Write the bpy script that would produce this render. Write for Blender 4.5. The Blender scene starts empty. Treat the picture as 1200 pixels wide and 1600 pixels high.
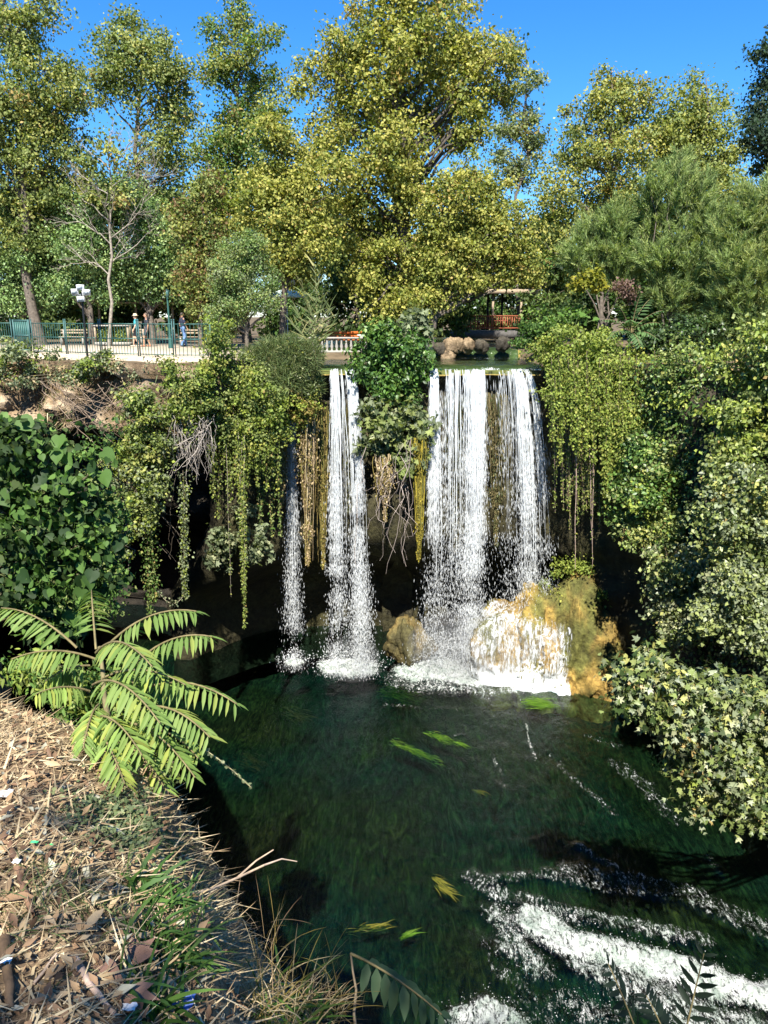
import bpy, math, random
import numpy as np
from mathutils import Matrix, Vector
from mathutils.bvhtree import BVHTree

# ------------------------------------------------------------------ camera, sky, sun, exposure
scene = bpy.context.scene
COL = scene.collection
PITCH = math.radians(14.3)
EYE = np.array([0.0, 0.0, 16.0])            # z = 0 is the surface of the pool
cam_d = bpy.data.cameras.new('camera')
cam = bpy.data.objects.new('camera', cam_d)
COL.objects.link(cam)
cam.location = EYE
cam.rotation_euler = (math.pi / 2 - PITCH, 0, 0)
cam_d.sensor_fit = 'VERTICAL'
cam_d.sensor_height = 36
cam_d.lens = 27
cam_d.clip_start = 0.05
cam_d.clip_end = 3000
scene.camera = cam

SUN_EL, SUN_AZ = math.radians(50), math.radians(4)      # azimuth: behind the camera, this far to its left
TO_SUN = Vector((-math.sin(SUN_AZ) * math.cos(SUN_EL), -math.cos(SUN_AZ) * math.cos(SUN_EL), math.sin(SUN_EL)))
world = bpy.data.worlds.new('World')
scene.world = world
world.use_nodes = True
wn = world.node_tree.nodes
sky = wn.new('ShaderNodeTexSky')
sky.sky_type = 'NISHITA'
sky.sun_disc = False
sky.sun_elevation = SUN_EL
sky.sun_rotation = math.atan2(TO_SUN.x, TO_SUN.y)
sky.altitude = 0
sky.air_density = 1.0
sky.dust_density = 0.0
sky.ozone_density = 10
bg = wn['Background']
bg.inputs['Strength'].default_value = 0.08
hs = wn.new('ShaderNodeHueSaturation')
hs.inputs['Saturation'].default_value = 1.18
world.node_tree.links.new(sky.outputs[0], hs.inputs['Color'])
world.node_tree.links.new(hs.outputs[0], bg.inputs[0])
sun_d = bpy.data.lights.new('sun', 'SUN')
sun_d.energy = 5.0
sun_d.angle = math.radians(0.5)
sun_d.color = (1.0, 0.95, 0.86)
sun = bpy.data.objects.new('sun', sun_d)
COL.objects.link(sun)
sun.location = (0, 0, 60)
sun.rotation_euler = TO_SUN.to_track_quat('Z', 'Y').to_euler()
scene.view_settings.view_transform = 'Standard'
scene.view_settings.look = 'None'
scene.view_settings.gamma = 1
scene.view_settings.use_curve_mapping = False
scene.view_settings.exposure = 1.45
scene.render.engine = 'CYCLES'
cy = scene.cycles
cy.max_bounces = 7
cy.diffuse_bounces = 3
cy.glossy_bounces = 3
cy.transmission_bounces = 4
cy.transparent_max_bounces = 16
cy.caustics_reflective = False
cy.caustics_refractive = False
cy.use_denoising = True
cy.sample_clamp_indirect = 4

R = np.random.default_rng(11)
random.seed(5)
cP, sP = math.cos(PITCH), math.sin(PITCH)

# ------------------------------------------------------------------ pixels of the photograph to places
def ray(px, py):
    x, y = (px - 600) / 1200.0, (800 - py) / 1200.0
    return np.array([x, cP + y * sP, -sP + y * cP])

def at(px, py, Y):
    d = ray(px, py)
    return EYE + d * (Y / d[1])

def atz(px, py, z):
    d = ray(px, py)
    return EYE + d * ((z - EYE[2]) / d[2])

def mpp(px, py, Y):                          # metres for one pixel there
    return Y / ray(px, py)[1] / 1200.0

# ------------------------------------------------------------------ noise in numpy
def vnoise(p, seed=0):
    p = np.asarray(p, float)
    i = np.floor(p).astype(np.int64)
    f = p - i
    f = f * f * (3 - 2 * f)
    out = 0
    for dx in (0, 1):
        for dy in (0, 1):
            for dz in (0, 1):
                h = ((i[:, 0] + dx) * 374761393 + (i[:, 1] + dy) * 668265263 + (i[:, 2] + dz) * 1442695041 + seed * 974634777) & 0xffffffff
                h = ((h ^ (h >> 13)) * 1274126177) & 0xffffffff
                h = ((h ^ (h >> 16)) & 0xffff) / 65535.0
                w = (f[:, 0] if dx else 1 - f[:, 0]) * (f[:, 1] if dy else 1 - f[:, 1]) * (f[:, 2] if dz else 1 - f[:, 2])
                out = out + w * h
    return out

def fbm(p, octaves=4, seed=0):
    p = np.asarray(p, float)
    s, a, t = 0, 1.0, 0
    for k in range(octaves):
        s = s + a * vnoise(p * 2.0 ** k + 17.3 * k, seed + k)
        t += a
        a *= .5
    return s / t * 2 - 1

def unit(v):
    return v / np.maximum(np.linalg.norm(v, axis=-1, keepdims=True), 1e-9)

# ------------------------------------------------------------------ meshes and objects
ORG = {}

def make_mesh(name, V, F, mat, col=None, smooth=False, attrs=None):
    V = np.ascontiguousarray(V, dtype=np.float32)
    Fs = F if isinstance(F, list) else [F]
    Fs = [np.asarray(f, dtype=np.int32) for f in Fs if len(f)]
    me = bpy.data.meshes.new(name)
    me.vertices.add(len(V))
    me.vertices.foreach_set('co', V.ravel())
    idx = np.concatenate([f.ravel() for f in Fs])
    tot = np.concatenate([np.full(len(f), f.shape[1], dtype=np.int32) for f in Fs])
    start = np.concatenate([[0], np.cumsum(tot)[:-1]]).astype(np.int32)
    me.loops.add(len(idx))
    me.loops.foreach_set('vertex_index', idx)
    me.polygons.add(len(tot))
    me.polygons.foreach_set('loop_start', start)
    me.polygons.foreach_set('loop_total', tot)
    if smooth:
        me.polygons.foreach_set('use_smooth', np.ones(len(tot), dtype=bool))
    me.update(calc_edges=True)
    if col is not None:
        c = np.ones((len(V), 4), dtype=np.float32)
        c[:, :3] = col
        a = me.attributes.new('col', 'FLOAT_COLOR', 'POINT')
        a.data.foreach_set('color', c.ravel())
    for k, v in (attrs or {}).items():
        a = me.attributes.new(k, 'FLOAT', 'POINT')
        a.data.foreach_set('value', np.asarray(v, dtype=np.float32))
    if mat is not None:
        me.materials.append(mat)
    return me

def tag(o, label=None, cat=None, group=None, kind=None):
    if label: o['label'] = label
    if cat: o['category'] = cat
    if group: o['group'] = group
    if kind: o['kind'] = kind
    return o

def thing(name, label, cat, loc, group=None):
    o = bpy.data.objects.new(name, None)
    o.empty_display_size = .1
    COL.objects.link(o)
    o.location = loc
    ORG[o.name] = np.array(loc, float)
    return tag(o, label, cat, group)

def part(name, V, F, mat, parent=None, col=None, smooth=False, kind=None, attrs=None):
    org = ORG[parent.name] if parent is not None else np.zeros(3)
    me = make_mesh(name, np.asarray(V) - org, F, mat, col, smooth, attrs)
    o = bpy.data.objects.new(name, me)
    COL.objects.link(o)
    if parent is not None:
        o.parent = parent
    ORG[o.name] = org
    if kind: o['kind'] = kind
    return o

def inst(name, me, parent, M):               # a piece that shares its mesh with its like
    o = bpy.data.objects.new(name, me)
    COL.objects.link(o)
    org = ORG[parent.name] if parent is not None else np.zeros(3)
    if parent is not None:
        o.parent = parent
    o.matrix_local = Matrix.Translation(-Vector(org)) @ M
    ORG[o.name] = org
    return o

class MB:                                    # collects shapes into one mesh
    def __init__(s):
        s.V, s.F3, s.F4, s.C, s.n = [], [], [], [], 0
    def add(s, V, F, col=None):
        V = np.asarray(V, float)
        F = np.asarray(F, dtype=np.int32)
        if len(V) == 0 or len(F) == 0:
            return s
        s.V.append(V)
        (s.F3 if F.shape[1] == 3 else s.F4).append(F + s.n)
        s.C.append(np.broadcast_to(np.asarray(col if col is not None else (.5, .5, .5), float), (len(V), 3)))
        s.n += len(V)
        return s
    def box(s, c, size, rz=0, col=None):
        x, y, z = np.array(size) / 2.0
        P = np.array([(a * x, b * y, d * z) for a in (-1, 1) for b in (-1, 1) for d in (-1, 1)])
        ca, sa = math.cos(rz), math.sin(rz)
        P = np.c_[P[:, 0] * ca - P[:, 1] * sa, P[:, 0] * sa + P[:, 1] * ca, P[:, 2]] + np.array(c)
        return s.add(P, [(0, 1, 3, 2), (4, 6, 7, 5), (0, 4, 5, 1), (2, 3, 7, 6), (0, 2, 6, 4), (1, 5, 7, 3)], col)
    def tube(s, pts, rad, sides=6, col=None):
        V, F = tube(pts, rad, sides)
        return s.add(V, F, col)
    def ball(s, c, r, seg=10, col=None):
        V, F = ball(c, r, seg)
        return s.add(V, F, col)
    def arrays(s):
        F = []
        if s.F3: F.append(np.concatenate(s.F3))
        if s.F4: F.append(np.concatenate(s.F4))
        return np.concatenate(s.V), F, np.concatenate(s.C)
    def build(s, name, mat, parent=None, smooth=False, kind=None, usecol=True):
        V, F, C = s.arrays()
        return part(name, V, F, mat, parent, C if usecol else None, smooth, kind)

def tube(pts, rad, sides=6):
    P = np.asarray(pts, float)
    n = len(P)
    rad = np.broadcast_to(np.asarray(rad, float), (n,))
    T = unit(np.gradient(P, axis=0))
    ref = np.array([1.0, 0, 0]) if abs(T[0][0]) < .8 else np.array([0, 1.0, 0])
    A = unit(np.cross(T, ref))
    B = np.cross(T, A)
    a = np.arange(sides) * 2 * math.pi / sides
    V = P[:, None, :] + rad[:, None, None] * (np.cos(a)[None, :, None] * A[:, None, :] + np.sin(a)[None, :, None] * B[:, None, :])
    V = V.reshape(-1, 3)
    i = np.arange(n - 1)[:, None] * sides
    j = np.arange(sides)[None, :]
    k = (j + 1) % sides
    F = np.stack([i + j, i + k, i + sides + k, i + sides + j], -1).reshape(-1, 4)
    return V, F

def ball(c, r, seg=10):
    r = np.broadcast_to(np.asarray(r, float), (3,))
    nu, nv = seg, max(4, seg // 2)
    V, F = [], []
    for i in range(nv + 1):
        th = math.pi * i / nv
        for j in range(nu):
            ph = 2 * math.pi * j / nu
            V.append((math.sin(th) * math.cos(ph), math.sin(th) * math.sin(ph), math.cos(th)))
    for i in range(nv):
        for j in range(nu):
            k = (j + 1) % nu
            F.append((i * nu + j, (i + 1) * nu + j, (i + 1) * nu + k, i * nu + k))
    return np.array(V) * r + np.array(c), np.array(F)

# ------------------------------------------------------------------ materials
def new_mat(name):
    m = bpy.data.materials.new(name)
    m.use_nodes = True
    nt = m.node_tree
    for n in list(nt.nodes):
        nt.nodes.remove(n)
    out = nt.nodes.new('ShaderNodeOutputMaterial')
    return m, nt, out

def nd(nt, kind, **kw):
    n = nt.nodes.new(kind)
    for k, v in kw.items():
        if k in n.inputs:
            n.inputs[k].default_value = v
        else:
            setattr(n, k, v)
    return n

def ramp(nt, src, stops):
    r = nt.nodes.new('ShaderNodeValToRGB')
    e = r.color_ramp.elements
    while len(e) < len(stops):
        e.new(.5)
    for k, (p, c) in enumerate(stops):
        e[k].position = p
        e[k].color = (*c, 1) if len(c) == 3 else c
    nt.links.new(src, r.inputs[0])
    return r

def noise(nt, scale, detail=4, rough=.55, vec=None, dist=0):
    n = nd(nt, 'ShaderNodeTexNoise', Scale=scale, Detail=detail, Roughness=rough, Distortion=dist)
    if vec is not None:
        nt.links.new(vec, n.inputs['Vector'])
    return n

def plain(name, color, rough=.7, metal=0, var=.25, scale=12, bump=0.0, spec=.3):
    m, nt, out = new_mat(name)
    b = nd(nt, 'ShaderNodeBsdfPrincipled', Roughness=rough, Metallic=metal)
    b.inputs['Specular IOR Level'].default_value = spec
    tc = nt.nodes.new('ShaderNodeTexCoord')
    n = noise(nt, scale, 5, .6, tc.outputs['Object'])
    c = np.array(color)
    r = ramp(nt, n.outputs['Fac'], [(.3, tuple(c * (1 - var))), (.7, tuple(np.minimum(c * (1 + var), .95)))])
    nt.links.new(r.outputs[0], b.inputs['Base Color'])
    if bump:
        bp = nd(nt, 'ShaderNodeBump', Strength=bump, Distance=.05)
        nt.links.new(n.outputs['Fac'], bp.inputs['Height'])
        nt.links.new(bp.outputs[0], b.inputs['Normal'])
    nt.links.new(b.outputs[0], out.inputs[0])
    return m

def leaf_mat(name, rough=.5, trans=.3, spec=.35, tint=(1.15, 1.25, .55)):
    m, nt, out = new_mat(name)
    at_ = nd(nt, 'ShaderNodeAttribute', attribute_name='col')
    b = nd(nt, 'ShaderNodeBsdfPrincipled', Roughness=rough)
    b.inputs['Specular IOR Level'].default_value = spec
    nt.links.new(at_.outputs['Color'], b.inputs['Base Color'])
    t = nd(nt, 'ShaderNodeBsdfTranslucent')
    mul = nd(nt, 'ShaderNodeMix', data_type='RGBA', blend_type='MULTIPLY')
    mul.inputs[0].default_value = 1
    nt.links.new(at_.outputs['Color'], mul.inputs[6])
    mul.inputs[7].default_value = (*tint, 1)
    nt.links.new(mul.outputs[2], t.inputs[0])
    mx = nd(nt, 'ShaderNodeMixShader', Fac=trans)
    nt.links.new(b.outputs[0], mx.inputs[1])
    nt.links.new(t.outputs[0], mx.inputs[2])
    nt.links.new(mx.outputs[0], out.inputs[0])
    return m

def attr_mat(name, rough=.7, spec=.3, scale=20, var=.35, bump=.3):
    m, nt, out = new_mat(name)
    at_ = nd(nt, 'ShaderNodeAttribute', attribute_name='col')
    b = nd(nt, 'ShaderNodeBsdfPrincipled', Roughness=rough)
    b.inputs['Specular IOR Level'].default_value = spec
    tc = nt.nodes.new('ShaderNodeTexCoord')
    n = noise(nt, scale, 5, .6, tc.outputs['Object'])
    r = ramp(nt, n.outputs['Fac'], [(.3, (1 - var,) * 3), (.7, (1 + var,) * 3)])
    mul = nd(nt, 'ShaderNodeMix', data_type='RGBA', blend_type='MULTIPLY')
    mul.inputs[0].default_value = 1
    nt.links.new(at_.outputs['Color'], mul.inputs[6])
    nt.links.new(r.outputs[0], mul.inputs[7])
    nt.links.new(mul.outputs[2], b.inputs['Base Color'])
    bp = nd(nt, 'ShaderNodeBump', Strength=bump, Distance=.02)
    nt.links.new(n.outputs['Fac'], bp.inputs['Height'])
    nt.links.new(bp.outputs[0], b.inputs['Normal'])
    nt.links.new(b.outputs[0], out.inputs[0])
    return m

M_leaf = leaf_mat('leaf', .55, .4, .2)
M_gloss = leaf_mat('glossy_leaf', .42, .28, .4)
M_straw = leaf_mat('straw', .6, .2, .25, (1.1, 1.0, .8))
M_part = attr_mat('painted')
M_bark = attr_mat('bark', .85, .15, 9, .45, .6)
M_root = attr_mat('root', .8, .2, 14, .4, .4)

def rock_material():
    m, nt, out = new_mat('rock')
    b = nd(nt, 'ShaderNodeBsdfPrincipled', Roughness=.75)
    b.inputs['Specular IOR Level'].default_value = .3
    at_ = nd(nt, 'ShaderNodeAttribute', attribute_name='col')
    tc = nt.nodes.new('ShaderNodeTexCoord')
    n1 = noise(nt, .9, 7, .65, tc.outputs['Object'], .4)
    n2 = noise(nt, 5, 6, .7, tc.outputs['Object'])
    n3 = noise(nt, .35, 3, .5, tc.outputs['Object'])
    r1 = ramp(nt, n1.outputs['Fac'], [(.3, (.35, .32, .28)), (.5, (.9, .88, .82)), (.7, (1.5, 1.45, 1.35))])
    r2 = ramp(nt, n2.outputs['Fac'], [(.32, (.45, .42, .4)), (.6, (1.15, 1.12, 1.1))])
    mu = nd(nt, 'ShaderNodeMix', data_type='RGBA', blend_type='MULTIPLY'); mu.inputs[0].default_value = 1
    nt.links.new(at_.outputs['Color'], mu.inputs[6]); nt.links.new(r1.outputs[0], mu.inputs[7])
    mu2 = nd(nt, 'ShaderNodeMix', data_type='RGBA', blend_type='MULTIPLY'); mu2.inputs[0].default_value = 1
    nt.links.new(mu.outputs[2], mu2.inputs[6]); nt.links.new(r2.outputs[0], mu2.inputs[7])
    nt.links.new(mu2.outputs[2], b.inputs['Base Color'])
    ad = nd(nt, 'ShaderNodeMath', operation='ADD')
    nt.links.new(n1.outputs['Fac'], ad.inputs[0]); nt.links.new(n2.outputs['Fac'], ad.inputs[1])
    bp = nd(nt, 'ShaderNodeBump', Strength=.9, Distance=.12)
    nt.links.new(ad.outputs[0], bp.inputs['Height']); nt.links.new(bp.outputs[0], b.inputs['Normal'])
    nt.links.new(b.outputs[0], out.inputs[0])
    return m
M_rock = rock_material()

def water_material():
    m, nt, out = new_mat('river_water')
    tc = nt.nodes.new('ShaderNodeTexCoord')
    mp = nt.nodes.new('ShaderNodeMapping')
    mp.inputs['Rotation'].default_value = (0, 0, math.radians(-35))
    mp.inputs['Scale'].default_value = (1.9, .9, 1)
    nt.links.new(tc.outputs['Object'], mp.inputs[0])
    n1 = noise(nt, 1.5, 5, .6, mp.outputs[0], .6)
    n2 = noise(nt, 6, 5, .65, mp.outputs[0], .8)
    ad = nd(nt, 'ShaderNodeMath', operation='MULTIPLY_ADD')
    nt.links.new(n2.outputs['Fac'], ad.inputs[0]); ad.inputs[1].default_value = .25
    nt.links.new(n1.outputs['Fac'], ad.inputs[2])
    bp = nd(nt, 'ShaderNodeBump', Strength=.3, Distance=.3)
    nt.links.new(ad.outputs[0], bp.inputs['Height'])
    fr = nd(nt, 'ShaderNodeFresnel', IOR=1.33)
    nt.links.new(bp.outputs[0], fr.inputs['Normal'])
    gl = nd(nt, 'ShaderNodeBsdfGlossy', Roughness=.04)
    nt.links.new(bp.outputs[0], gl.inputs['Normal'])
    tr = nd(nt, 'ShaderNodeBsdfTransparent')
    tr.inputs[0].default_value = (.40, .60, .60, 1)
    wat = nd(nt, 'ShaderNodeMixShader')
    nt.links.new(fr.outputs[0], wat.inputs[0]); nt.links.new(tr.outputs[0], wat.inputs[1]); nt.links.new(gl.outputs[0], wat.inputs[2])
    # foam: the white froth itself, held in the mesh attribute and broken up by noise
    fa = nd(nt, 'ShaderNodeAttribute', attribute_name='foam')
    f1 = noise(nt, 1.6, 8, .72, mp.outputs[0], 2.2)
    f2 = noise(nt, 9, 6, .75, mp.outputs[0], 1.0)
    mixn = nd(nt, 'ShaderNodeMix', data_type='FLOAT'); mixn.inputs[0].default_value = .5
    nt.links.new(f1.outputs['Fac'], mixn.inputs[2]); nt.links.new(f2.outputs['Fac'], mixn.inputs[3])
    rm = nd(nt, 'ShaderNodeMapRange'); rm.inputs['From Min'].default_value = .32; rm.inputs['From Max'].default_value = .68
    nt.links.new(mixn.outputs[0], rm.inputs[0])
    s = nd(nt, 'ShaderNodeMath', operation='ADD')
    nt.links.new(fa.outputs['Fac'], s.inputs[0]); nt.links.new(rm.outputs[0], s.inputs[1])
    mr = nd(nt, 'ShaderNodeMapRange', interpolation_type='SMOOTHSTEP')
    mr.inputs['From Min'].default_value = 1.02; mr.inputs['From Max'].default_value = 1.4
    nt.links.new(s.outputs[0], mr.inputs[0])
    foam = nd(nt, 'ShaderNodeBsdfPrincipled', Roughness=.6)
    foam.inputs['Base Color'].default_value = (.67, .71, .685, 1)
    fc = noise(nt, 1.1, 6, .65, tc.outputs['Object'], 1.5)
    fcr = ramp(nt, fc.outputs['Fac'], [(.36, (.30, .37, .32)), (.5, (.56, .61, .57)), (.62, (.78, .8, .79))])
    nt.links.new(fcr.outputs[0], foam.inputs['Base Color'])
    bp2 = nd(nt, 'ShaderNodeBump', Strength=.8, Distance=.25)
    nt.links.new(mixn.outputs[0], bp2.inputs['Height']); nt.links.new(bp2.outputs[0], foam.inputs['Normal'])
    fin = nd(nt, 'ShaderNodeMixShader')
    nt.links.new(mr.outputs[0], fin.inputs[0]); nt.links.new(wat.outputs[0], fin.inputs[1]); nt.links.new(foam.outputs[0], fin.inputs[2])
    nt.links.new(fin.outputs[0], out.inputs[0])
    return m
M_water = water_material()

def bed_material():
    m, nt, out = new_mat('river_bed')
    b = nd(nt, 'ShaderNodeBsdfPrincipled', Roughness=.9)
    b.inputs['Specular IOR Level'].default_value = .05
    tc = nt.nodes.new('ShaderNodeTexCoord')
    mp = nt.nodes.new('ShaderNodeMapping')
    mp.inputs['Rotation'].default_value = (0, 0, math.radians(-40))
    mp.inputs['Scale'].default_value = (3.0, .7, 1)
    nt.links.new(tc.outputs['Object'], mp.inputs[0])
    n0 = noise(nt, .16, 3, .5, tc.outputs['Object'])
    n1 = noise(nt, 1.1, 9, .72, mp.outputs[0], 2.5)
    n2 = noise(nt, 5, 6, .75, mp.outputs[0], 1.2)
    r0 = ramp(nt, n0.outputs['Fac'], [(.35, (.007, .024, .018)), (.55, (.016, .024, .009)), (.7, (.026, .019, .008))])
    r1 = ramp(nt, n1.outputs['Fac'], [(.34, (.12, .15, .17)), (.5, (.8, .8, .8)), (.62, (2.2, 2.0, 1.3)), (.74, (4.5, 3.8, 1.6))])
    r2 = ramp(nt, n2.outputs['Fac'], [(.35, (.65, .65, .65)), (.65, (1.4, 1.4, 1.4))])
    mu = nd(nt, 'ShaderNodeMix', data_type='RGBA', blend_type='MULTIPLY'); mu.inputs[0].default_value = 1
    nt.links.new(r0.outputs[0], mu.inputs[6]); nt.links.new(r1.outputs[0], mu.inputs[7])
    mu2 = nd(nt, 'ShaderNodeMix', data_type='RGBA', blend_type='MULTIPLY'); mu2.inputs[0].default_value = 1
    nt.links.new(mu.outputs[2], mu2.inputs[6]); nt.links.new(r2.outputs[0], mu2.inputs[7])
    nt.links.new(mu2.outputs[2], b.inputs['Base Color'])
    nt.links.new(b.outputs[0], out.inputs[0])
    return m
M_bed = bed_material()

def spray_material(name, alpha):
    m, nt, out = new_mat(name)
    b = nd(nt, 'ShaderNodeBsdfPrincipled', Roughness=.35)
    b.inputs['Base Color'].default_value = (.82, .85, .86, 1)
    t = nd(nt, 'ShaderNodeBsdfTranslucent')
    t.inputs[0].default_value = (.82, .85, .86, 1)
    mx = nd(nt, 'ShaderNodeMixShader', Fac=.35)
    nt.links.new(b.outputs[0], mx.inputs[1]); nt.links.new(t.outputs[0], mx.inputs[2])
    tr = nd(nt, 'ShaderNodeBsdfTransparent')
    m2 = nd(nt, 'ShaderNodeMixShader', Fac=alpha)
    nt.links.new(tr.outputs[0], m2.inputs[1]); nt.links.new(mx.outputs[0], m2.inputs[2])
    nt.links.new(m2.outputs[0], out.inputs[0])
    return m
M_drop = spray_material('falling_water', .6)
M_veil = spray_material('water_veil', .4)

def soil_material():
    m, nt, out = new_mat('soil')
    b = nd(nt, 'ShaderNodeBsdfPrincipled', Roughness=.95)
    b.inputs['Specular IOR Level'].default_value = .1
    tc = nt.nodes.new('ShaderNodeTexCoord')
    n1 = noise(nt, 2.5, 7, .65, tc.outputs['Object'])
    n2 = noise(nt, 40, 5, .7, tc.outputs['Object'])
    r1 = ramp(nt, n1.outputs['Fac'], [(.3, (.10, .07, .045)), (.5, (.19, .135, .085)), (.7, (.28, .21, .135))])
    r2 = ramp(nt, n2.outputs['Fac'], [(.3, (.5, .5, .5)), (.7, (1.35, 1.3, 1.25))])
    mu = nd(nt, 'ShaderNodeMix', data_type='RGBA', blend_type='MULTIPLY'); mu.inputs[0].default_value = 1
    nt.links.new(r1.outputs[0], mu.inputs[6]); nt.links.new(r2.outputs[0], mu.inputs[7])
    nt.links.new(mu.outputs[2], b.inputs['Base Color'])
    bp = nd(nt, 'ShaderNodeBump', Strength=.8, Distance=.02)
    nt.links.new(n2.outputs['Fac'], bp.inputs['Height']); nt.links.new(bp.outputs[0], b.inputs['Normal'])
    nt.links.new(b.outputs[0], out.inputs[0])
    return m
M_soil = soil_material()

# ------------------------------------------------------------------ leaves
T_KITE = (np.array([(0, 0, 0), (.36, .42, .10), (0, 1, -.05), (-.36, .42, .10)]), np.array([(0, 1, 2), (0, 2, 3)]))
T_BLADE = (np.array([(-.5, 0, 0), (.5, 0, 0), (.3, .55, .06), (-.3, .55, .06), (0, 1, 0)]), np.array([(0, 1, 2), (0, 2, 3), (3, 2, 4)]))
T_SPIKE = (np.array([(-.5, 0, 0), (.5, 0, 0), (0, 1, 0)]), np.array([(0, 1, 2)]))
T_LANCE = (np.array([(0, 0, 0), (.13, .3, .03), (.11, .65, .0), (0, 1, -.1), (-.11, .65, .0), (-.13, .3, .03), (0, .35, -.02), (0, .68, -.03)]),
           np.array([(0, 1, 6), (0, 6, 5), (1, 2, 7), (1, 7, 6), (6, 7, 4), (6, 4, 5), (2, 3, 7), (7, 3, 4)]))
def _outline(pts, mid=(0, .35, -.03)):
    P = np.array([mid] + [(x, y, z) for x, y, z in pts])
    n = len(pts)
    return P, np.array([(0, 1 + i, 1 + (i + 1) % n) for i in range(n)])
T_STAR = _outline([(0, 0, 0), (.28, .02, .02), (.55, .12, -.03), (.33, .28, .03), (.62, .58, -.06), (.22, .52, .03), (0, 1, -.08),
                   (-.22, .52, .03), (-.62, .58, -.06), (-.33, .28, .03), (-.55, .12, -.03), (-.28, .02, .02)])
T_HEART = _outline([(0, .06, 0), (.2, -.04, .03), (.42, .1, .04), (.47, .34, .03), (.34, .62, .01), (.16, .82, -.04), (0, 1.04, -.12),
                    (-.16, .82, -.04), (-.34, .62, .01), (-.47, .34, .03), (-.42, .1, .04), (-.2, -.04, .03)], (0, .38, -.05))

def scatter(T, P, D, N, S, W=1.0, solid=False):
    """Copies of the template T at P: length along D, face towards N, size S, width factor W."""
    TV, TF = T
    D = unit(D)
    X = unit(np.cross(D, N))
    Z = np.cross(X, D)
    S = np.broadcast_to(np.asarray(S, float), (len(P),))
    W = np.broadcast_to(np.asarray(W, float), (len(P),))
    Wz = W[:, None, None] if solid else 1.0
    V = P[:, None, :] + S[:, None, None] * (TV[None, :, 0:1] * W[:, None, None] * X[:, None, :] + TV[None, :, 1:2] * D[:, None, :] + TV[None, :, 2:3] * Wz * Z[:, None, :])
    F = TF[None, :, :] + (np.arange(len(P)) * len(TV))[:, None, None]
    return V.reshape(-1, 3), F.reshape(-1, 3)

def shade(pal, n, idx=None, jit=.17):
    """Leaf colours out of a palette [(weight, rgb)], one per leaf; idx keeps a twig's leaves alike."""
    w = np.array([p[0] for p in pal], float)
    C = np.array([p[1] for p in pal], float)
    k = R.choice(len(pal), n, p=w / w.sum())
    if idx is not None:
        kc = R.choice(len(pal), int(idx.max()) + 1, p=w / w.sum())[idx]
        k = np.where(R.random(n) < .7, kc, k)
    return C[k] * (1 + jit * R.normal(size=(n, 1))).clip(.45, 1.7)

def rdir(n):
    return unit(R.normal(size=(n, 3)))

def blob_leaves(blobs, n, size, pal, T=T_KITE, clump=.5, per=70, up=.45, out=.45, rnd=.8, flat=.7, shell=.45, droop=.3, W=1.0, rep=None, core=False):
    """Leaves in twigs through a set of balls (x, y, z, r): V, F, colours and the twig centres."""
    B = np.asarray(blobs, float)
    w = B[:, 3] ** 2
    ncl = max(len(B) * 2, n // per)
    bi = R.choice(len(B), ncl, p=w / w.sum())
    d = rdir(ncl)
    rr = R.random(ncl) ** shell
    c = B[bi, :3] + d * (rr * B[bi, 3])[:, None] * np.array([1, 1, .92])
    cs = clump * (.55 + .9 * R.random(ncl))
    li = R.integers(0, ncl, n)
    off = np.clip(R.normal(size=(n, 3)), -1.9, 1.9) * np.array([1, 1, flat])
    P = c[li] + off * (cs[li] * .6)[:, None]
    o = unit(d[li] * .8 + unit(off) * .6)
    N = unit(o * out + np.array([0, 0, up]) + rdir(n) * rnd)
    D = np.cross(N, rdir(n)) + np.array([0, 0, -droop])
    S = size * (.6 + .7 * R.random(n))
    V, F = scatter(T, P, D, N, S, W)
    C = np.repeat(shade(pal, n, li), len(T[0]), axis=0)
    return V, F, C, c, B[bi, :3]

def pxblobs(lst, Y, jit=.6):
    """[(px, py, radius in px, (own Y))] to balls in metres, spread in depth."""
    out = []
    for k, b in enumerate(lst):
        y = b[3] if len(b) > 3 else Y
        r = b[2] * mpp(b[0], b[1], y)
        yy = y + (R.random() * 2 - 1) * jit * r
        out.append((*at(b[0], b[1], yy), r))
    return out

def limb(a, b, sag=.15, n=6, wob=.06):
    a, b = np.asarray(a, float), np.asarray(b, float)
    t = np.linspace(0, 1, n)[:, None]
    L = np.linalg.norm(b - a)
    P = a + (b - a) * t
    P[:, 2] += (sag * L * 4 * t * (1 - t))[:, 0] * .5
    P[1:-1] += R.normal(size=(n - 2, 3)) * wob * L * .5
    return P

YELLOW = [(4, (.25, .235, .06)), (3, (.195, .2, .048)), (3, (.14, .16, .036)), (1.3, (.075, .1, .025)), (.4, (.27, .2, .065))]
OLIVE = [(3, (.165, .19, .065)), (3, (.115, .145, .045)), (1.5, (.065, .09, .024)), (1.5, (.22, .22, .065)), (.3, (.22, .16, .06))]
GREEN = [(3, (.085, .15, .032)), (3, (.06, .115, .026)), (1.5, (.035, .07, .02)), (1.5, (.13, .195, .045))]
LAUREL = [(3, (.135, .20, .065)), (3, (.095, .155, .05)), (1.5, (.05, .09, .032)), (1.2, (.18, .23, .08))]
GREY = [(3, (.175, .20, .115)), (3, (.125, .15, .08)), (2, (.065, .085, .042)), (1.4, (.24, .25, .14))]
LIME = [(3, (.19, .23, .042)), (3, (.14, .185, .036)), (1.5, (.08, .115, .024)), (1.2, (.25, .25, .055))]
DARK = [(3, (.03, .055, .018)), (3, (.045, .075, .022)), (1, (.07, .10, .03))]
for _p in (YELLOW, OLIVE, GREEN, LAUREL, GREY, LIME):
    _p[:] = [(w, tuple((1.5 if _p in (LAUREL, YELLOW, OLIVE) else 1.3) * np.array(c))) for w, c in _p]
BARK = (.12, .10, .08)

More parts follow.
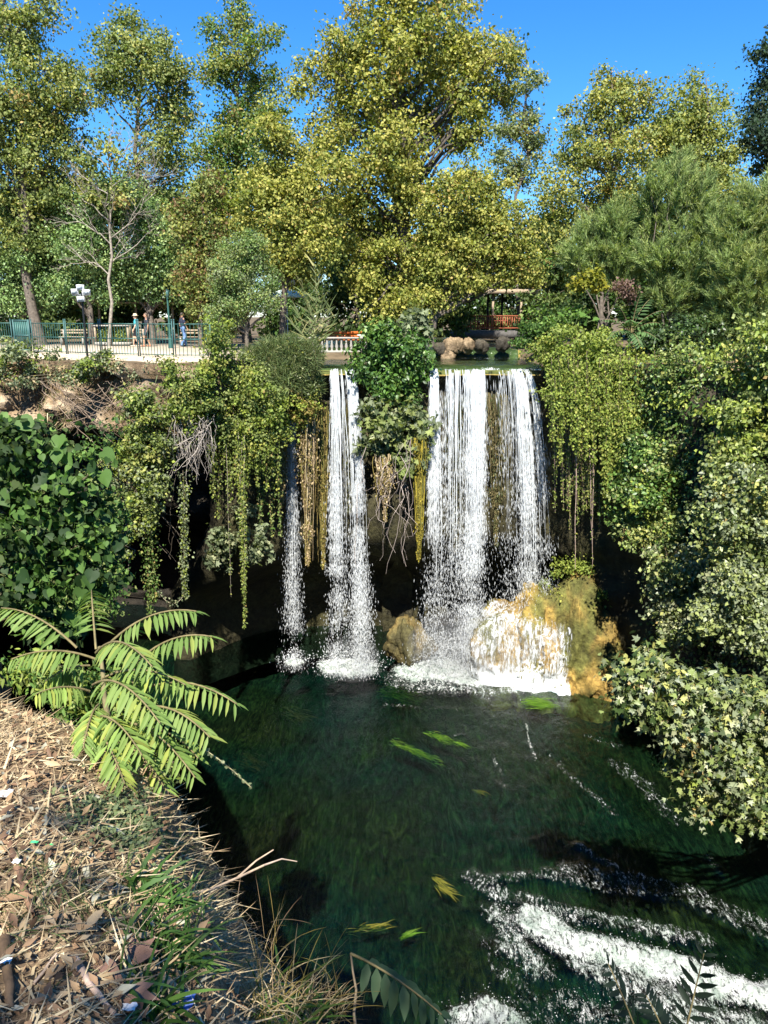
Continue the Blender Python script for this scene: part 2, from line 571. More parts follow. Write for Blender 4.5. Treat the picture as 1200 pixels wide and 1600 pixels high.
def tree(name, label, base, blobs, n, size, pal, trunk_r=.22, T=T_KITE, group=None, mat=None, clump=.6, top=None, bark=BARK, cat='tree', twigs=3, rag=2, **kw):
    base = np.asarray(base, float)
    t = thing(name, label, cat, base, group)
    B = np.asarray(blobs, float)
    sat = []
    for b in B:
        for _ in range(rag):
            q = rdir(1)[0] * np.array([1, .7, 1]) + np.array([0, 0, .25])
            sat.append((*(b[:3] + q * b[3] * (.95 + .35 * R.random())), b[3] * (.22 + .2 * R.random())))
    if sat: B = np.vstack([B, sat])
    zt = B[:, 2].max() if top is None else top
    cen = np.average(B[:, :2], axis=0, weights=B[:, 3] ** 2)
    topP = np.array([cen[0] * .6 + base[0] * .4, cen[1] * .7 + base[1] * .3, zt])
    ax = limb(base - np.array([0, 0, .3]), topP, 0, 9, .02)
    hh = (ax[:, 2] - base[2]) / (zt - base[2])
    rad = trunk_r * np.clip(1 - .92 * hh, .06, 1) * np.where(hh < .04, 1.35, 1)
    mb = MB().tube(ax, rad, 9, bark)
    mb.build('trunk', M_bark, t, True)
    V, F, C, cl, par = blob_leaves(B, int(n * 1.75), size * .74, pal, T, clump, **kw)
    br = MB().tube(ax, rad * .5, 5, bark)
    for b in B:
        z0 = max(base[2] + .18 * (zt - base[2]), b[2] - .9 * math.hypot(*(b[:2] - cen)) - .3 * b[3])
        z0 = min(z0, zt - .1)
        p0 = np.array([np.interp(z0, ax[:, 2], ax[:, k]) for k in range(3)])
        r0 = np.interp(z0, ax[:, 2], rad) * .6 + .01
        br.tube(limb(p0, b[:3], .1, 7), np.linspace(min(r0, .12), .018, 7), 5, bark)
    for k in range(0, len(cl), twigs):
        br.tube(limb(par[k], cl[k], .1, 3, .1), np.linspace(.022, .007, 3), 3, bark)
    br.build('branches', M_bark, t, True)
    part('crown', V, F, mat or M_leaf, t, C, kind='stuff')
    return t

# ================================================================== THE SETTING
def sstep(a, b, x):
    t = np.clip((np.asarray(x, float) - a) / (b - a), 0, 1)
    return t * t * (3 - 2 * t)

LIP = np.array([(0, 1), (-.5, 1.7), (-1.1, 2.8), (-2.5, 4.4), (-4.9, 8), (-8, 14), (-12, 20), (-16, 26), (-17.6, 31), (-16, 33.6), (-12, 31.4), (-8, 29.6),
                (-6.2, 29.9), (-4.7, 31.9), (-3.6, 33.2), (-.6, 33.3), (.1, 32.7), (1.5, 32.8), (2, 33.3), (6.3, 33.3), (7.2, 32.4), (8.7, 31.2),
                (10.6, 29.2), (12.2, 25), (13.2, 21), (14.0, 17), (14.8, 12), (13, 6), (7, 1.5), (2.5, .4)], float)

def resample(P, step, closed=True):
    Q = np.vstack([P, P[:1]]) if closed else P
    L = np.r_[0, np.cumsum(np.linalg.norm(np.diff(Q, axis=0), axis=1))]
    s = np.linspace(0, L[-1], int(L[-1] / step) + 1)[:-1 if closed else None]
    return np.stack([np.interp(s, L, Q[:, k]) for k in range(Q.shape[1])], -1)

lip = resample(LIP, .22)
for _ in range(3):
    lip = (np.roll(lip, 1, 0) + 2 * lip + np.roll(lip, -1, 0)) / 4
tang = np.roll(lip, -4, 0) - np.roll(lip, 4, 0)
nrm = unit(np.stack([tang[:, 1], -tang[:, 0]], -1))
if np.mean(np.sum(nrm * (lip - np.array([1, 20])), 1)) < 0:
    nrm = -nrm
NL = len(lip)

def in_channel(x, y):
    a = sstep(-3.9, -3.3, x) * (1 - sstep(6.4, 7.0, x)) * sstep(32.5, 33, y) * (1 - sstep(52, 60, y))
    isl = sstep(-.9, -.5, x) * (1 - sstep(1.6, 2.0, x)) * (1 - sstep(35.5, 37, y))
    left = (1 - sstep(-.9, -.3, x)) * sstep(36.5, 38, y)
    return a * (1 - isl) * (1 - left)

def ground_z(x, y):
    z = 14.25 + .12 * fbm(np.stack([x * .35, y * .35, 0 * x], -1), 3, 4)
    z = z - 1.5 * (1 - sstep(5, 11, y)) * (1 - sstep(9, 25, np.abs(x)))
    ch = in_channel(x, y)
    step = .55 * sstep(38.8, 39.4, y)                    # the little cascade behind the falls
    return z * (1 - ch) + (13.72 + step) * ch

# cliff all round the pool
zrows = np.r_[np.linspace(1, .6, 30), np.linspace(.585, .0, 36), [-.12]]
gz = ground_z(lip[:, 0], lip[:, 1])
V, Cc = [], []
back = sstep(26, 30, lip[:, 1])
for r_, q in enumerate(zrows):
    z = q * gz
    lx = lip[:, 0]
    left = 1 - sstep(-7, -5, lx)
    rec = back * (1 - sstep(6.5, 9, lx)) * (left * (2.6 * sstep(11.6, 10, z) + 5.5 * sstep(8, 4, z)) + (1 - left) * (.5 * sstep(13.7, 12.5, z) + 4.5 * sstep(6.5, 2.5, z)))
    rec = rec + back * sstep(6.5, 9, lx) * 1.2 * sstep(11, 5, z)
    rec = rec - (1 - back) * (14 - z) * .06
    p3 = np.stack([lx, lip[:, 1], z], -1)
    fade = 1 if q < .97 else .25
    rid = 1 - np.abs(fbm(p3 * np.array([.9, .9, 1.3]), 5, 13)) * 2
    rec = rec - fade * (.75 * fbm(p3 * .45, 5, 7) + .32 * fbm(p3 * 1.6, 4, 9)) + fade * .55 * left * back * np.clip(rid, -.5, 1)
    xy = lip + nrm * rec[:, None]
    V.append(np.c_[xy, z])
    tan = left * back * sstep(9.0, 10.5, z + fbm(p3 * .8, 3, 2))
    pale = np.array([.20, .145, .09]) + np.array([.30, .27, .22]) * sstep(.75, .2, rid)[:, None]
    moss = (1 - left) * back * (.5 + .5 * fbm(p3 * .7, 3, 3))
    dry = (.35 + .65 * sstep(7, 11, z))[:, None]  # rock darkened downwards: the cave's shade is painted into its colour
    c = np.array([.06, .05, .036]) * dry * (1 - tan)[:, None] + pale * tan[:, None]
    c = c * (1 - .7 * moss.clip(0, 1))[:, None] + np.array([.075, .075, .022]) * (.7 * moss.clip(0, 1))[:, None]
    Cc.append(c)
V, Cc = np.concatenate(V), np.concatenate(Cc)
i = np.arange(len(zrows) - 1)[:, None] * NL
j = np.arange(NL)[None, :]
k = (j + 1) % NL
F = np.stack([i + j, i + k, i + NL + k, i + NL + j], -1).reshape(-1, 4)
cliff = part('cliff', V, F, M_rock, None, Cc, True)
tag(cliff, 'rocky tufa cliff ringing the plunge pool', None, None, 'structure')
rim = V[:NL].copy()

# the ground from the cliff's rim to the horizon
V = [rim]
outw = unit(lip - np.array([1.0, 20.0]))
for dist in (.25, .6, 1.1, 1.8, 2.8, 4, 5.5, 7.5, 10, 13, 17, 23, 32, 50, 90, 200, 500, 1500):
    d = nrm * max(0, 1 - dist / 6) + outw * min(1, dist / 6)
    xy = lip + unit(d) * dist
    V.append(np.c_[xy, ground_z(xy[:, 0], xy[:, 1])])
nr = len(V)
V = np.concatenate(V)
i = np.arange(nr - 1)[:, None] * NL
F = np.stack([i + j, i + NL + j, i + NL + k, i + k], -1).reshape(-1, 4)
M_ground = plain('ground', (.12, .09, .055), .95, 0, .45, 1.5, .5, .1)
tag(part('ground', V, F, M_ground, None, None, True), 'bare earth ground above the cliff under the trees', None, None, 'structure')

# the pool and its bed
FOAM = [  # polylines in the photograph on the pool's surface: radius in metres, strength, points
    (.8, .8, [(460, 1034)]), (1.3, .85, [(530, 1040), (560, 1045)]),
    (1.7, .85, [(650, 1050), (690, 1045), (740, 1055), (800, 1045), (860, 1050)]), (1.5, .6, [(640, 1066), (760, 1072), (890, 1068)]),
    (.55, .6, [(775, 1425), (800, 1445), (800, 1480), (840, 1520)]),
    (.75, .84, [(840, 1440), (880, 1470), (950, 1490), (1030, 1510), (1100, 1535), (1200, 1560), (1290, 1590)]),
    (.95, .66, [(920, 1500), (960, 1530), (1060, 1580), (1150, 1620), (1250, 1660)]),
    (.6, .76, [(715, 1600), (760, 1585), (800, 1600), (830, 1640)]), (.7, .5, [(880, 1570), (960, 1600)]),
    (.45, 0.56, [(735, 1368), (775, 1392), (830, 1410), (900, 1430), (1000, 1450), (1100, 1470)]),
    (.35, 0.52, [(745, 1380), (850, 1365), (940, 1385), (1040, 1400)]),
    (.22, 0.59, [(905, 1322), (930, 1338), (965, 1355)]), (.6, 0.52, [(890, 1360), (1000, 1380), (1080, 1400), (1160, 1440), (1230, 1480)]),
    (.7, 0.55, [(1080, 1400), (1140, 1420), (1200, 1450), (1260, 1480)]),
    (.12, 0.57, [(822, 1130), (828, 1160), (838, 1190)]), (.2, 0.49, [(770, 1180), (782, 1210), (790, 1238)]), (.25, 0.49, [(860, 1180), (900, 1220), (960, 1270)]),
    (.3, 0.47, [(920, 1150), (965, 1165)]), (.5, 0.49, [(960, 1190), (1010, 1230), (1050, 1280)]), (.2, 0.51, [(1105, 1340), (1130, 1365)]),
    (.12, 0.51, [(700, 1150), (725, 1148)]), (.25, 0.43, [(600, 1100), (720, 1110)]), (.5, 0.45, [(780, 1590), (1000, 1640)]),
    (.6, 0.42, [(760, 1480), (820, 1560), (900, 1640)]),
]
def foam_mask(x, y, w=None):
    f = np.zeros_like(x)
    wx = .35 * fbm(np.stack([x * 1.1, y * 1.1, 0 * x], -1), 3, 21)
    wy = .35 * fbm(np.stack([x * 1.1, y * 1.1, 0 * x + 9], -1), 3, 22)
    for r, s, pl in FOAM:
        W = [atz(a, b, 0)[:2] for a, b in pl]
        if len(W) == 1: W = W * 2
        kx = min(1, r)
        X, Y = x + wx * kx, y + wy * kx
        for (ax, ay), (bx, by) in zip(W[:-1], W[1:]):
            L2 = (bx - ax) ** 2 + (by - ay) ** 2
            t = np.clip(((X - ax) * (bx - ax) + (Y - ay) * (by - ay)) / max(L2, 1e-6), 0, 1) if L2 > 1e-6 else 0
            d = np.hypot(X - ax - t * (bx - ax), Y - ay - t * (by - ay))
            f = np.maximum(f, s * (1 - sstep(.35 * r, 1.25 * r, d)))
    return f
gx = np.r_[np.arange(-24, -8, 1.0), np.arange(-8, 13.5, .085), np.arange(13.6, 20, 1.0)]
gy = np.r_[np.arange(2, 13, 1.0), np.arange(13, 36, .085), np.arange(36.1, 44, 1.0)]
X, Y = np.meshgrid(gx, gy)
x, y = X.ravel(), Y.ravel()
foam = foam_mask(x, y)
p3 = np.stack([x, y, 0 * x], -1)
flow = sstep(24, 15, y) * sstep(-1, 5, x)
z = .03 * fbm(p3 * 1.3, 4, 31) + (.07 * flow + .28 * foam ** 2) * fbm(p3 * np.array([1.6, 1.6, 1]), 4, 33) + .22 * foam ** 2 * sstep(24, 20, y)
z = z + .14 * flow * fbm(p3 * .5, 2, 35)
nx, ny = len(gx), len(gy)
i, j = np.meshgrid(np.arange(ny - 1), np.arange(nx - 1), indexing='ij')
a = (i * nx + j).ravel()
F = np.stack([a, a + 1, a + nx + 1, a + nx], -1)
tag(part('pool_water', np.c_[x, y, z], F, M_water, None, None, True, attrs={'foam': foam}), 'dark green plunge pool running off in foaming rapids', None, None, 'structure')
bx, by = np.meshgrid(np.linspace(-26, 20, 120), np.linspace(2, 46, 120))
bxr, byr = bx.ravel(), by.ravel()
bz = -1.2 - 1.6 * (1 - sstep(-6, 2, bxr)) + .35 * fbm(np.stack([bxr * .6, byr * .6, 0 * bxr], -1), 3, 41)
i, j = np.meshgrid(np.arange(119), np.arange(119), indexing='ij')
a = (i * 120 + j).ravel()
tag(part('pool_bed', np.c_[bxr, byr, bz], np.stack([a, a + 1, a + 121, a + 120], -1), M_bed, None, None, True), 'weedy bed of the plunge pool', None, None, 'structure')

# the upper river: water sheet and ochre bed, a low cascade across it
M_upper = plain('upper_bed', (.2, .15, .045), .9, 0, .6, 2.2, .3, .1)
def sheet(name, x0, x1, y0, y1, zf, step, mat, label, **kw):
    ax_, ay_ = np.arange(x0, x1 + 1e-6, step), np.arange(y0, y1 + 1e-6, step)
    X, Y = np.meshgrid(ax_, ay_)
    x, y = X.ravel(), Y.ravel()
    n = len(ax_)
    i, j = np.meshgrid(np.arange(len(ay_) - 1), np.arange(n - 1), indexing='ij')
    a = (i * n + j).ravel()
    z, at_ = zf(x, y)
    o = part(name, np.c_[x, y, z], np.stack([a, a + 1, a + n + 1, a + n], -1), mat, None, None, True, attrs=at_)
    return tag(o, label, None, None, 'structure')
def upper_z(x, y):
    z = 13.99 + .5 * sstep(39.0, 39.25, y) + .015 * fbm(np.stack([x * 2, y * 2, 0 * x], -1), 3, 51)
    lipc = np.clip(33.55 - y, 0, 1)
    z = z - lipc ** 2 * .6
    f = .62 * sstep(.5, .0, np.abs(y - 38.8)) + .5 * np.exp(-((x - 5.2) / 1.3) ** 2 - ((y - 37.6) / .8) ** 2) + .45 * np.exp(-((x - 3.4) / .6) ** 2 - ((y - 36.9) / .3) ** 2)
    f = f + (.15 + .75 * vnoise(np.stack([x * 2.2, 0 * x, 0 * x], -1), 8)) * sstep(33.5, 32.9, y)
    return z, {'foam': f}
sheet('river_water', -3.5, 6.7, 32.98, 58, upper_z, .12, M_water, 'shallow golden river sliding to the lip of the falls')
sheet('river_bed', -3.6, 6.8, 33.1, 58, lambda x, y: (13.84 + .5 * sstep(38.9, 39.3, y) + .06 * fbm(np.stack([x, y, 0 * x], -1), 3, 52) - .9 * np.clip(33.4 - y, 0, 1), {}), .2, M_upper, 'ochre bed of the upper river')

# the terrace left of the falls
M_pave = plain('terrace_paving', (.40, .33, .25), .9, 0, .2, 3, .15, .15)
tp = np.array([(-24, 36.2), (-15.8, 34.6), (-11.8, 32.4), (-8.2, 30.6), (-6.3, 30.7), (-5.4, 33), (-5.0, 40), (-6, 47), (-24, 47)], float)
n = len(tp)
Vt = np.vstack([np.c_[tp, np.full(n, 14.42)], np.c_[tp, np.full(n, 13.9)]])
mid = np.array([[-14, 41, 14.42]])
Vt = np.vstack([Vt, mid])
Ft = [np.array([(i, (i + 1) % n, 2 * n) for i in range(n)]), np.array([(i, n + i, n + (i + 1) % n, (i + 1) % n) for i in range(n)])]
tag(part('terrace', Vt, Ft, M_pave), 'pale sunlit paved terrace behind the green railing', None, None, 'structure')

# the near bank under the photographer: slope, edge and drop
EDGE = np.array([(1.6, .75), (.6, .9), (.05, 1.15), (-.18, 1.5), (-.36, 1.95), (-.62, 2.45), (-.82, 2.9), (-.95, 3.35), (-1.5, 3.75), (-2.1, 4.2), (-3.2, 5.2), (-5, 6.6), (-8, 9)], float)
EDGE[2:10, 0] -= .19
EDGE[1, 0] -= .1
def bank_z(x, y):
    Q = resample(EDGE, .05, False)
    d2 = np.full(len(x), 1e9)
    sg = np.zeros(len(x))
    T = unit(np.gradient(Q, axis=0))
    for a in range(0, len(x), 4000):
        s_ = slice(a, a + 4000)
        D = np.hypot(x[s_, None] - Q[None, :, 0], y[s_, None] - Q[None, :, 1])
        kk = D.argmin(1)
        d2[s_] = D[np.arange(len(kk)), kk]
        sg[s_] = T[kk, 0] * (y[s_] - Q[kk, 1]) - T[kk, 1] * (x[s_] - Q[kk, 0])
    d = np.where(sg > 0, d2, -d2)            # positive on the bank, negative past its edge
    p3 = np.stack([x, y, 0 * x], -1)
    d = d + .10 * fbm(p3 * 3.2, 3, 61)
    z = 14.42 - .16 * (y - 1.2) + .07 * fbm(p3 * 1.8, 3, 62) + .03 * fbm(p3 * 9, 3, 63)
    z = z - .22 * (1 - sstep(0, .45, d)) - 2.6 * np.clip(-d, 0, 4)
    return z, d
ax_, ay_ = np.arange(-6.5, 1.9, .045), np.arange(-1.5, 7.2, .045)
X, Y = np.meshgrid(ax_, ay_)
x, y = X.ravel(), Y.ravel()
bzz, bd = bank_z(x, y)
n = len(ax_)
i, j = np.meshgrid(np.arange(len(ay_) - 1), np.arange(n - 1), indexing='ij')
a = (i * n + j).ravel()
F = np.stack([a, a + 1, a + n + 1, a + n], -1)
keep = bd[F].min(1) > -1.5
BZ = bzz.reshape(len(ay_), len(ax_)); BD = bd.reshape(len(ay_), len(ax_)); BX, BY = ax_, ay_
def bank_look(G, x, y):                      # bilinear lookup in the bank's grid
    fx = np.clip((np.asarray(x) - BX[0]) / .045, 0, len(BX) - 1.001); fy = np.clip((np.asarray(y) - BY[0]) / .045, 0, len(BY) - 1.001)
    i, j = fy.astype(int), fx.astype(int); u, v = fx - j, fy - i
    return G[i, j] * (1 - u) * (1 - v) + G[i, j + 1] * u * (1 - v) + G[i + 1, j] * (1 - u) * v + G[i + 1, j + 1] * u * v
def bank_h(x, y): return bank_look(BZ, x, y)
tag(part('bank', np.c_[x, y, bzz], F[keep], M_soil, None, None, True), 'sloping earth bank in the foreground', None, None, 'structure')

# ================================================================== WATERFALLS
M_DROP = (np.array([(0, 0, 0), (.5, .45, 0), (-.25, .45, .43), (-.25, .45, -.43), (0, 1, 0)]), np.array([(0, 1, 2), (0, 2, 3), (0, 3, 1), (4, 2, 1), (4, 3, 2), (4, 1, 3)]))
T_DIA = (np.array([(0, 0, 0), (.5, .5, 0), (0, 1, 0), (-.5, .5, 0)]), np.array([(0, 1, 2), (0, 2, 3)]))
LIPY = 32.98
def fall_xyz(x0, h, v0, lat):
    t = np.sqrt(2 * h / 9.8)
    return x0 + lat * t, LIPY - v0 * t, 13.84 - h

def waterfall(label, strands, ndrop, nrib, v0=.42, hmax=13.7, spread=.03):
    """strands: (px at the lip, px at the foot, width in m at the lip, weight)"""
    t = thing('waterfall', label, 'waterfall', (at(strands[0][0], 575, LIPY)[0], LIPY, 13.7), 'waterfalls over the tufa cliff')
    S = np.array(strands, float)
    xt = np.array([at(s[0], 575, LIPY)[0] for s in S])
    xb = np.array([at(s[1], 1030, LIPY - v0 * 1.67)[0] for s in S])
    w = S[:, 3] / S[:, 3].sum()
    # droplets
    k = R.choice(len(S), ndrop, p=w)
    h = hmax * R.random(ndrop) ** .8
    lat = (xb - xt)[k] / 1.67 + R.normal(size=ndrop) * spread * 6 * (.4 + h / hmax)
    x0 = xt[k] + (R.random(ndrop) - .5) * S[k, 2] + R.normal(size=ndrop) * S[k, 2] * .12
    lump = .6 * vnoise(np.stack([x0 * 6, h * .5, k * 3.1], -1), 77) + .4 * vnoise(np.stack([x0 * 2.5, h * 2.2, k * 1.7], -1), 78)
    ok = lump > .32 + .3 * R.random(ndrop)
    x0, h, lat = x0[ok], h[ok], lat[ok]
    x, y, z = fall_xyz(x0, h, v0 * (1 + .25 * R.normal(size=len(h))), lat)
    n = len(h)
    D = np.stack([lat * .15 + R.normal(size=n) * .05, R.normal(size=n) * .06, -np.ones(n)], -1)
    ln = (.08 + .34 * np.exp(-h / 4.5)) * (.4 + 1.2 * R.random(n))
    wd = (.012 + .026 * R.random(n) ** 2.5 + .006 * h / hmax) / ln
    P = np.stack([x, y, z], -1)
    Vd, Fd = scatter(T_DIA, P, D, rdir(n), ln, wd)
    part('droplets', Vd, Fd, M_drop, t, kind='stuff')
    # coherent strands near the lip, fraying downwards
    mb = MB()
    for _ in range(nrib):
        q = R.choice(len(S), p=w)
        xx = xt[q] + (R.random() - .5) * S[q, 2]
        L = hmax * (.18 + .5 * R.random())
        hs = np.linspace(.25 * R.random() ** 2, L, 14)
        la = (xb[q] - xt[q]) / 1.67 + R.normal() * .1
        vv = v0 * (1 + .2 * R.normal())
        px_, py_, pz_ = fall_xyz(xx + np.cumsum(R.normal(size=14)) * .012, hs, vv, la)
        wdt = (.008 + .034 * R.random() ** 2) * np.linspace(1.0, .25, 14) * (.6 + .8 * R.random(14))
        mb.tube(np.stack([px_, py_, pz_], -1), wdt, 4)
    mb.build('strands', M_drop, t, True, 'stuff', False)
    return t

waterfall('thin leftmost waterfall between mossy drapes', [(456, 460, .30, 1), (462, 458, .2, .5)], 10000, 30, .45, 13.5, .02)
waterfall('paired narrow waterfall left of the central shrub', [(522, 527, .32, 1.1), (546, 567, .34, 1.3), (534, 546, .3, .08)], 34000, 85, .55, 13.7, .022)
waterfall('broad white waterfall on the right pouring onto the golden rock', [(678, 674, .30, 1.1), (696, 694, .45, .3), (714, 712, .6, .3), (748, 738, .5, 2.0), (732, 728, .35, .5), (785, 795, .9, .3), (806, 826, .42, 1.4), (820, 856, .3, .5)], 80000, 200, .55, 13.7, .03)

# ------------------------------------------------------------------ rocks at the foot
def rock_thing(name, label, balls, col1, col2, seg=70, amp=.35, freq=.8, cat='rock'):
    B = np.array(balls, float)              # cx, cy, cz, rx, ry, rz : the skin of several ellipsoids, cast from the middle
    c = B[:, :3].mean(0)
    t = thing(name, label, cat, (c[0], c[1], 0))
    nu, nv = seg, seg // 2
    th = np.linspace(.02, math.pi - .02, nv)[:, None] * np.ones((1, nu))
    ph = np.linspace(0, 2 * math.pi, nu, endpoint=False)[None, :] * np.ones((nv, 1))
    d = np.stack([np.sin(th) * np.cos(ph), np.sin(th) * np.sin(ph), np.cos(th)], -1).reshape(-1, 3)
    best = np.full(len(d), .3)
    for b in B:
        o = (c - b[:3]) / b[3:]
        dd = d / b[3:]
        A, Bq, Cq = (dd ** 2).sum(1), (dd * o).sum(1), (o ** 2).sum() - 1
        disc = Bq ** 2 - A * Cq
        tt = np.where(disc > 0, (-Bq + np.sqrt(np.maximum(disc, 0))) / A, 0)
        best = np.maximum(best, tt)
    P = c + d * best[:, None]
    q = P * freq
    P = P + d * (amp * fbm(q * np.array([1.4, 1.4, .6]), 5, 71) + amp * .4 * np.abs(fbm(q * np.array([4, 4, 1.3]), 4, 73)))[:, None]
    mix = sstep(-.25, .3, fbm(P * np.array([1.1, 1.1, .5]), 4, 75))
    C = np.array(col1) * (1 - mix)[:, None] + np.array(col2) * mix[:, None]
    j = np.arange(nu)[None, :]
    k = (j + 1) % nu
    i = np.arange(nv - 1)[:, None] * nu
    F = np.stack([i + j, i + nu + j, i + nu + k, i + k], -1).reshape(-1, 4)
    part('stone', P, F, M_rock, t, C, True)
    return t, BVHTree.FromPolygons([tuple(v) for v in P], F.tolist())

m1, m2, m3 = at(905, 985, 32.2), at(820, 1010, 32.0), at(925, 1055, 30.9)
mound, bvh = rock_thing('tufa_mound', 'large golden mossy tufa rock below the broad waterfall',
    [(at(795, 985, 32.3)[0], 32.6, 0, 1.7, 1.3, 3.5), (at(850, 985, 32.3)[0], 32.3, .2, 1.8, 1.5, 4.3), (at(900, 985, 32.2)[0], 32.1, .3, 1.6, 1.5, 4.9), (at(935, 985, 31.9)[0], 31.9, 0, 1.4, 1.3, 3.9), (m3[0] + .5, 31.2, -.2, 1.5, 1.1, 1.9)],
    (.30, .205, .055), (.11, .115, .03), 240, .95, 1.1)
V, F, C, _, _ = blob_leaves([(*at(895, 893, 32.0), .8), (*at(860, 915, 32.0), .6), (*at(935, 935, 31.5), .5)], 1400, .12, LIME, clump=.3)
part('moss', V, F, M_leaf, mound, C, kind='stuff')
boul, _ = rock_thing('boulder', 'ochre boulder in the pool left of the broad waterfall', [(*at(638, 996, 34.3), .85, .8, .8), (*(at(655, 1012, 34.0)), .8, .7, .75), (*at(622, 1015, 34.2), .6, .6, .6)], (.20, .145, .05), (.08, .075, .03), 100, .55, 1.3)
# water running down over the mound: a broken film of white water hugging the stone
def film_material():
    m, nt, out = new_mat('white_water_film')
    tc = nt.nodes.new('ShaderNodeTexCoord'); mp = nt.nodes.new('ShaderNodeMapping'); mp.inputs['Scale'].default_value = (5, 5, .8)
    nt.links.new(tc.outputs['Object'], mp.inputs[0])
    n1 = noise(nt, 1.3, 8, .7, mp.outputs[0], .7); n2 = noise(nt, 5, 5, .7, mp.outputs[0], .4)
    mixn = nd(nt, 'ShaderNodeMix', data_type='FLOAT'); mixn.inputs[0].default_value = .4
    nt.links.new(n1.outputs['Fac'], mixn.inputs[2]); nt.links.new(n2.outputs['Fac'], mixn.inputs[3])
    fa = nd(nt, 'ShaderNodeAttribute', attribute_name='foam')
    s = nd(nt, 'ShaderNodeMath', operation='ADD'); nt.links.new(fa.outputs['Fac'], s.inputs[0]); nt.links.new(mixn.outputs[0], s.inputs[1])
    mr = nd(nt, 'ShaderNodeMapRange', interpolation_type='SMOOTHSTEP'); mr.inputs['From Min'].default_value = .93; mr.inputs['From Max'].default_value = 1.12
    nt.links.new(s.outputs[0], mr.inputs[0])
    b = nd(nt, 'ShaderNodeBsdfPrincipled', Roughness=.4); b.inputs['Base Color'].default_value = (.62, .65, .66, 1)
    bp = nd(nt, 'ShaderNodeBump', Strength=.7, Distance=.1); nt.links.new(mixn.outputs[0], bp.inputs['Height']); nt.links.new(bp.outputs[0], b.inputs['Normal'])
    tr = nd(nt, 'ShaderNodeBsdfTransparent'); fin = nd(nt, 'ShaderNodeMixShader')
    nt.links.new(mr.outputs[0], fin.inputs[0]); nt.links.new(tr.outputs[0], fin.inputs[1]); nt.links.new(b.outputs[0], fin.inputs[2]); nt.links.new(fin.outputs[0], out.inputs[0])
    return m
xs, zs = np.arange(1.6, 8.2, .06), np.arange(.0, 5.4, .06)
Pf = np.zeros((len(zs), len(xs), 3)); okf = np.zeros((len(zs), len(xs)), bool)
for i_, z_ in enumerate(zs):
    for j_, x_ in enumerate(xs):
        hit = bvh.ray_cast(Vector((x_, 20, z_)), Vector((0, 1, 0)))
        if hit[0] is not None:
            okf[i_, j_] = True; Pf[i_, j_] = (x_, hit[0].y - .05, z_)
xr, zr = Pf[..., 0].ravel(), Pf[..., 2].ravel()
xl, xm = at(705, 980, 32)[0], at(892, 980, 32)[0]
top_ = 4.6 - .3 * np.abs(xr - at(775, 980, 32)[0])
ff = .5 * sstep(xl - .3, xl + .4, xr) * (1 - sstep(xm - .6, xm + .7, xr)) * sstep(.6, -1.4, zr - top_) + .14 * sstep(1.2, 0, zr) * (1 - sstep(xm, xm + .8, xr))
sx = at(885, 985, 31.5)[0] + .28 * (2.9 - zr)
ff = np.maximum(ff, .62 * np.exp(-((xr - sx) / .09) ** 2) * (zr < 2.9))
a = (np.arange(len(zs) - 1)[:, None] * len(xs) + np.arange(len(xs) - 1)[None, :]).ravel()
Fq = np.stack([a, a + 1, a + len(xs) + 1, a + len(xs)], -1)
Fq = Fq[okf.ravel()[Fq].all(1) & (np.ptp(Pf.reshape(-1, 3)[Fq][:, :, 1], axis=1) < .8) & (ff[Fq].max(1) > .25)]
run = part('white_water', Pf.reshape(-1, 3), Fq, film_material(), None, None, True, attrs={'foam': ff})
tag(run, 'white rivulets streaming over the golden tufa rock', 'water', None, 'stuff')

def mist_material(dens):
    m, nt, out = new_mat('mist')
    v = nd(nt, 'ShaderNodeVolumePrincipled'); v.inputs['Density'].default_value = dens; v.inputs['Color'].default_value = (.95, .97, 1, 1); v.inputs['Anisotropy'].default_value = .2
    nt.links.new(v.outputs[0], out.inputs['Volume'])
    return m
for lab, px_, py_, rad, dn in (('white mist at the foot of the broad waterfall', 735, 1005, (2.9, 1.6, 1.7), .13), ('thin mist at the foot of the paired waterfall', 550, 1015, (1.3, 1.0, 1.1), .10)):
    c = at(px_, py_, 31.6); c[2] = rad[2] + .1
    V, F = ball(c, rad, 24)
    tag(part('mist', V, F, mist_material(dn), None, None, True), lab, 'mist', None, 'stuff')
# splash drops thrown up where the falls and the rapids break
P, S_ = [], []
for px_, py_, rx, hz, n in ((460, 1030, .5, .7, 500), (528, 1035, .7, 1.1, 900), (562, 1038, .7, 1.1, 900), (690, 1035, 1.1, 1.8, 2600), (740, 1030, 1.1, 2.2, 3200), (800, 1045, 1.0, 1.6, 2000), (855, 1050, .9, 1.3, 1500)):
    c = atz(px_, py_, 0)
    a_ = R.random(n) * 2 * math.pi
    rr = np.abs(R.normal(size=n)) * rx
    P.append(np.c_[c[0] + rr * np.cos(a_), c[1] + rr * np.sin(a_) * .8, hz * R.random(n) ** 2.2 * np.exp(-rr / rx * .6)])
    S_.append(.035 + .05 * R.random(n))
for r, s, pl in FOAM[4:9]:
    for a_, b_ in zip(pl[:-1], pl[1:]):
        n = 260
        t_ = R.random(n)[:, None]
        A, B = atz(*a_, 0), atz(*b_, 0)
        q = A + (B - A) * t_ + np.c_[R.normal(size=(n, 2)) * r * .4, np.zeros(n)]
        q[:, 2] = .05 + .4 * R.random(n) ** 3
        P.append(q); S_.append(.012 + .022 * R.random(n))
P, S_ = np.concatenate(P), np.concatenate(S_)
V, F = scatter(T_DIA, P, rdir(len(P)), rdir(len(P)), S_, .9)
tag(part('spray', V, F, M_drop), 'white spray thrown up by the falls and the rapids', 'spray', None, 'stuff')

# ================================================================== TREES BEHIND THE FALLS
def base_at(px, Y, z=14.3):
    return (at(px, 500, Y)[0], Y, z)

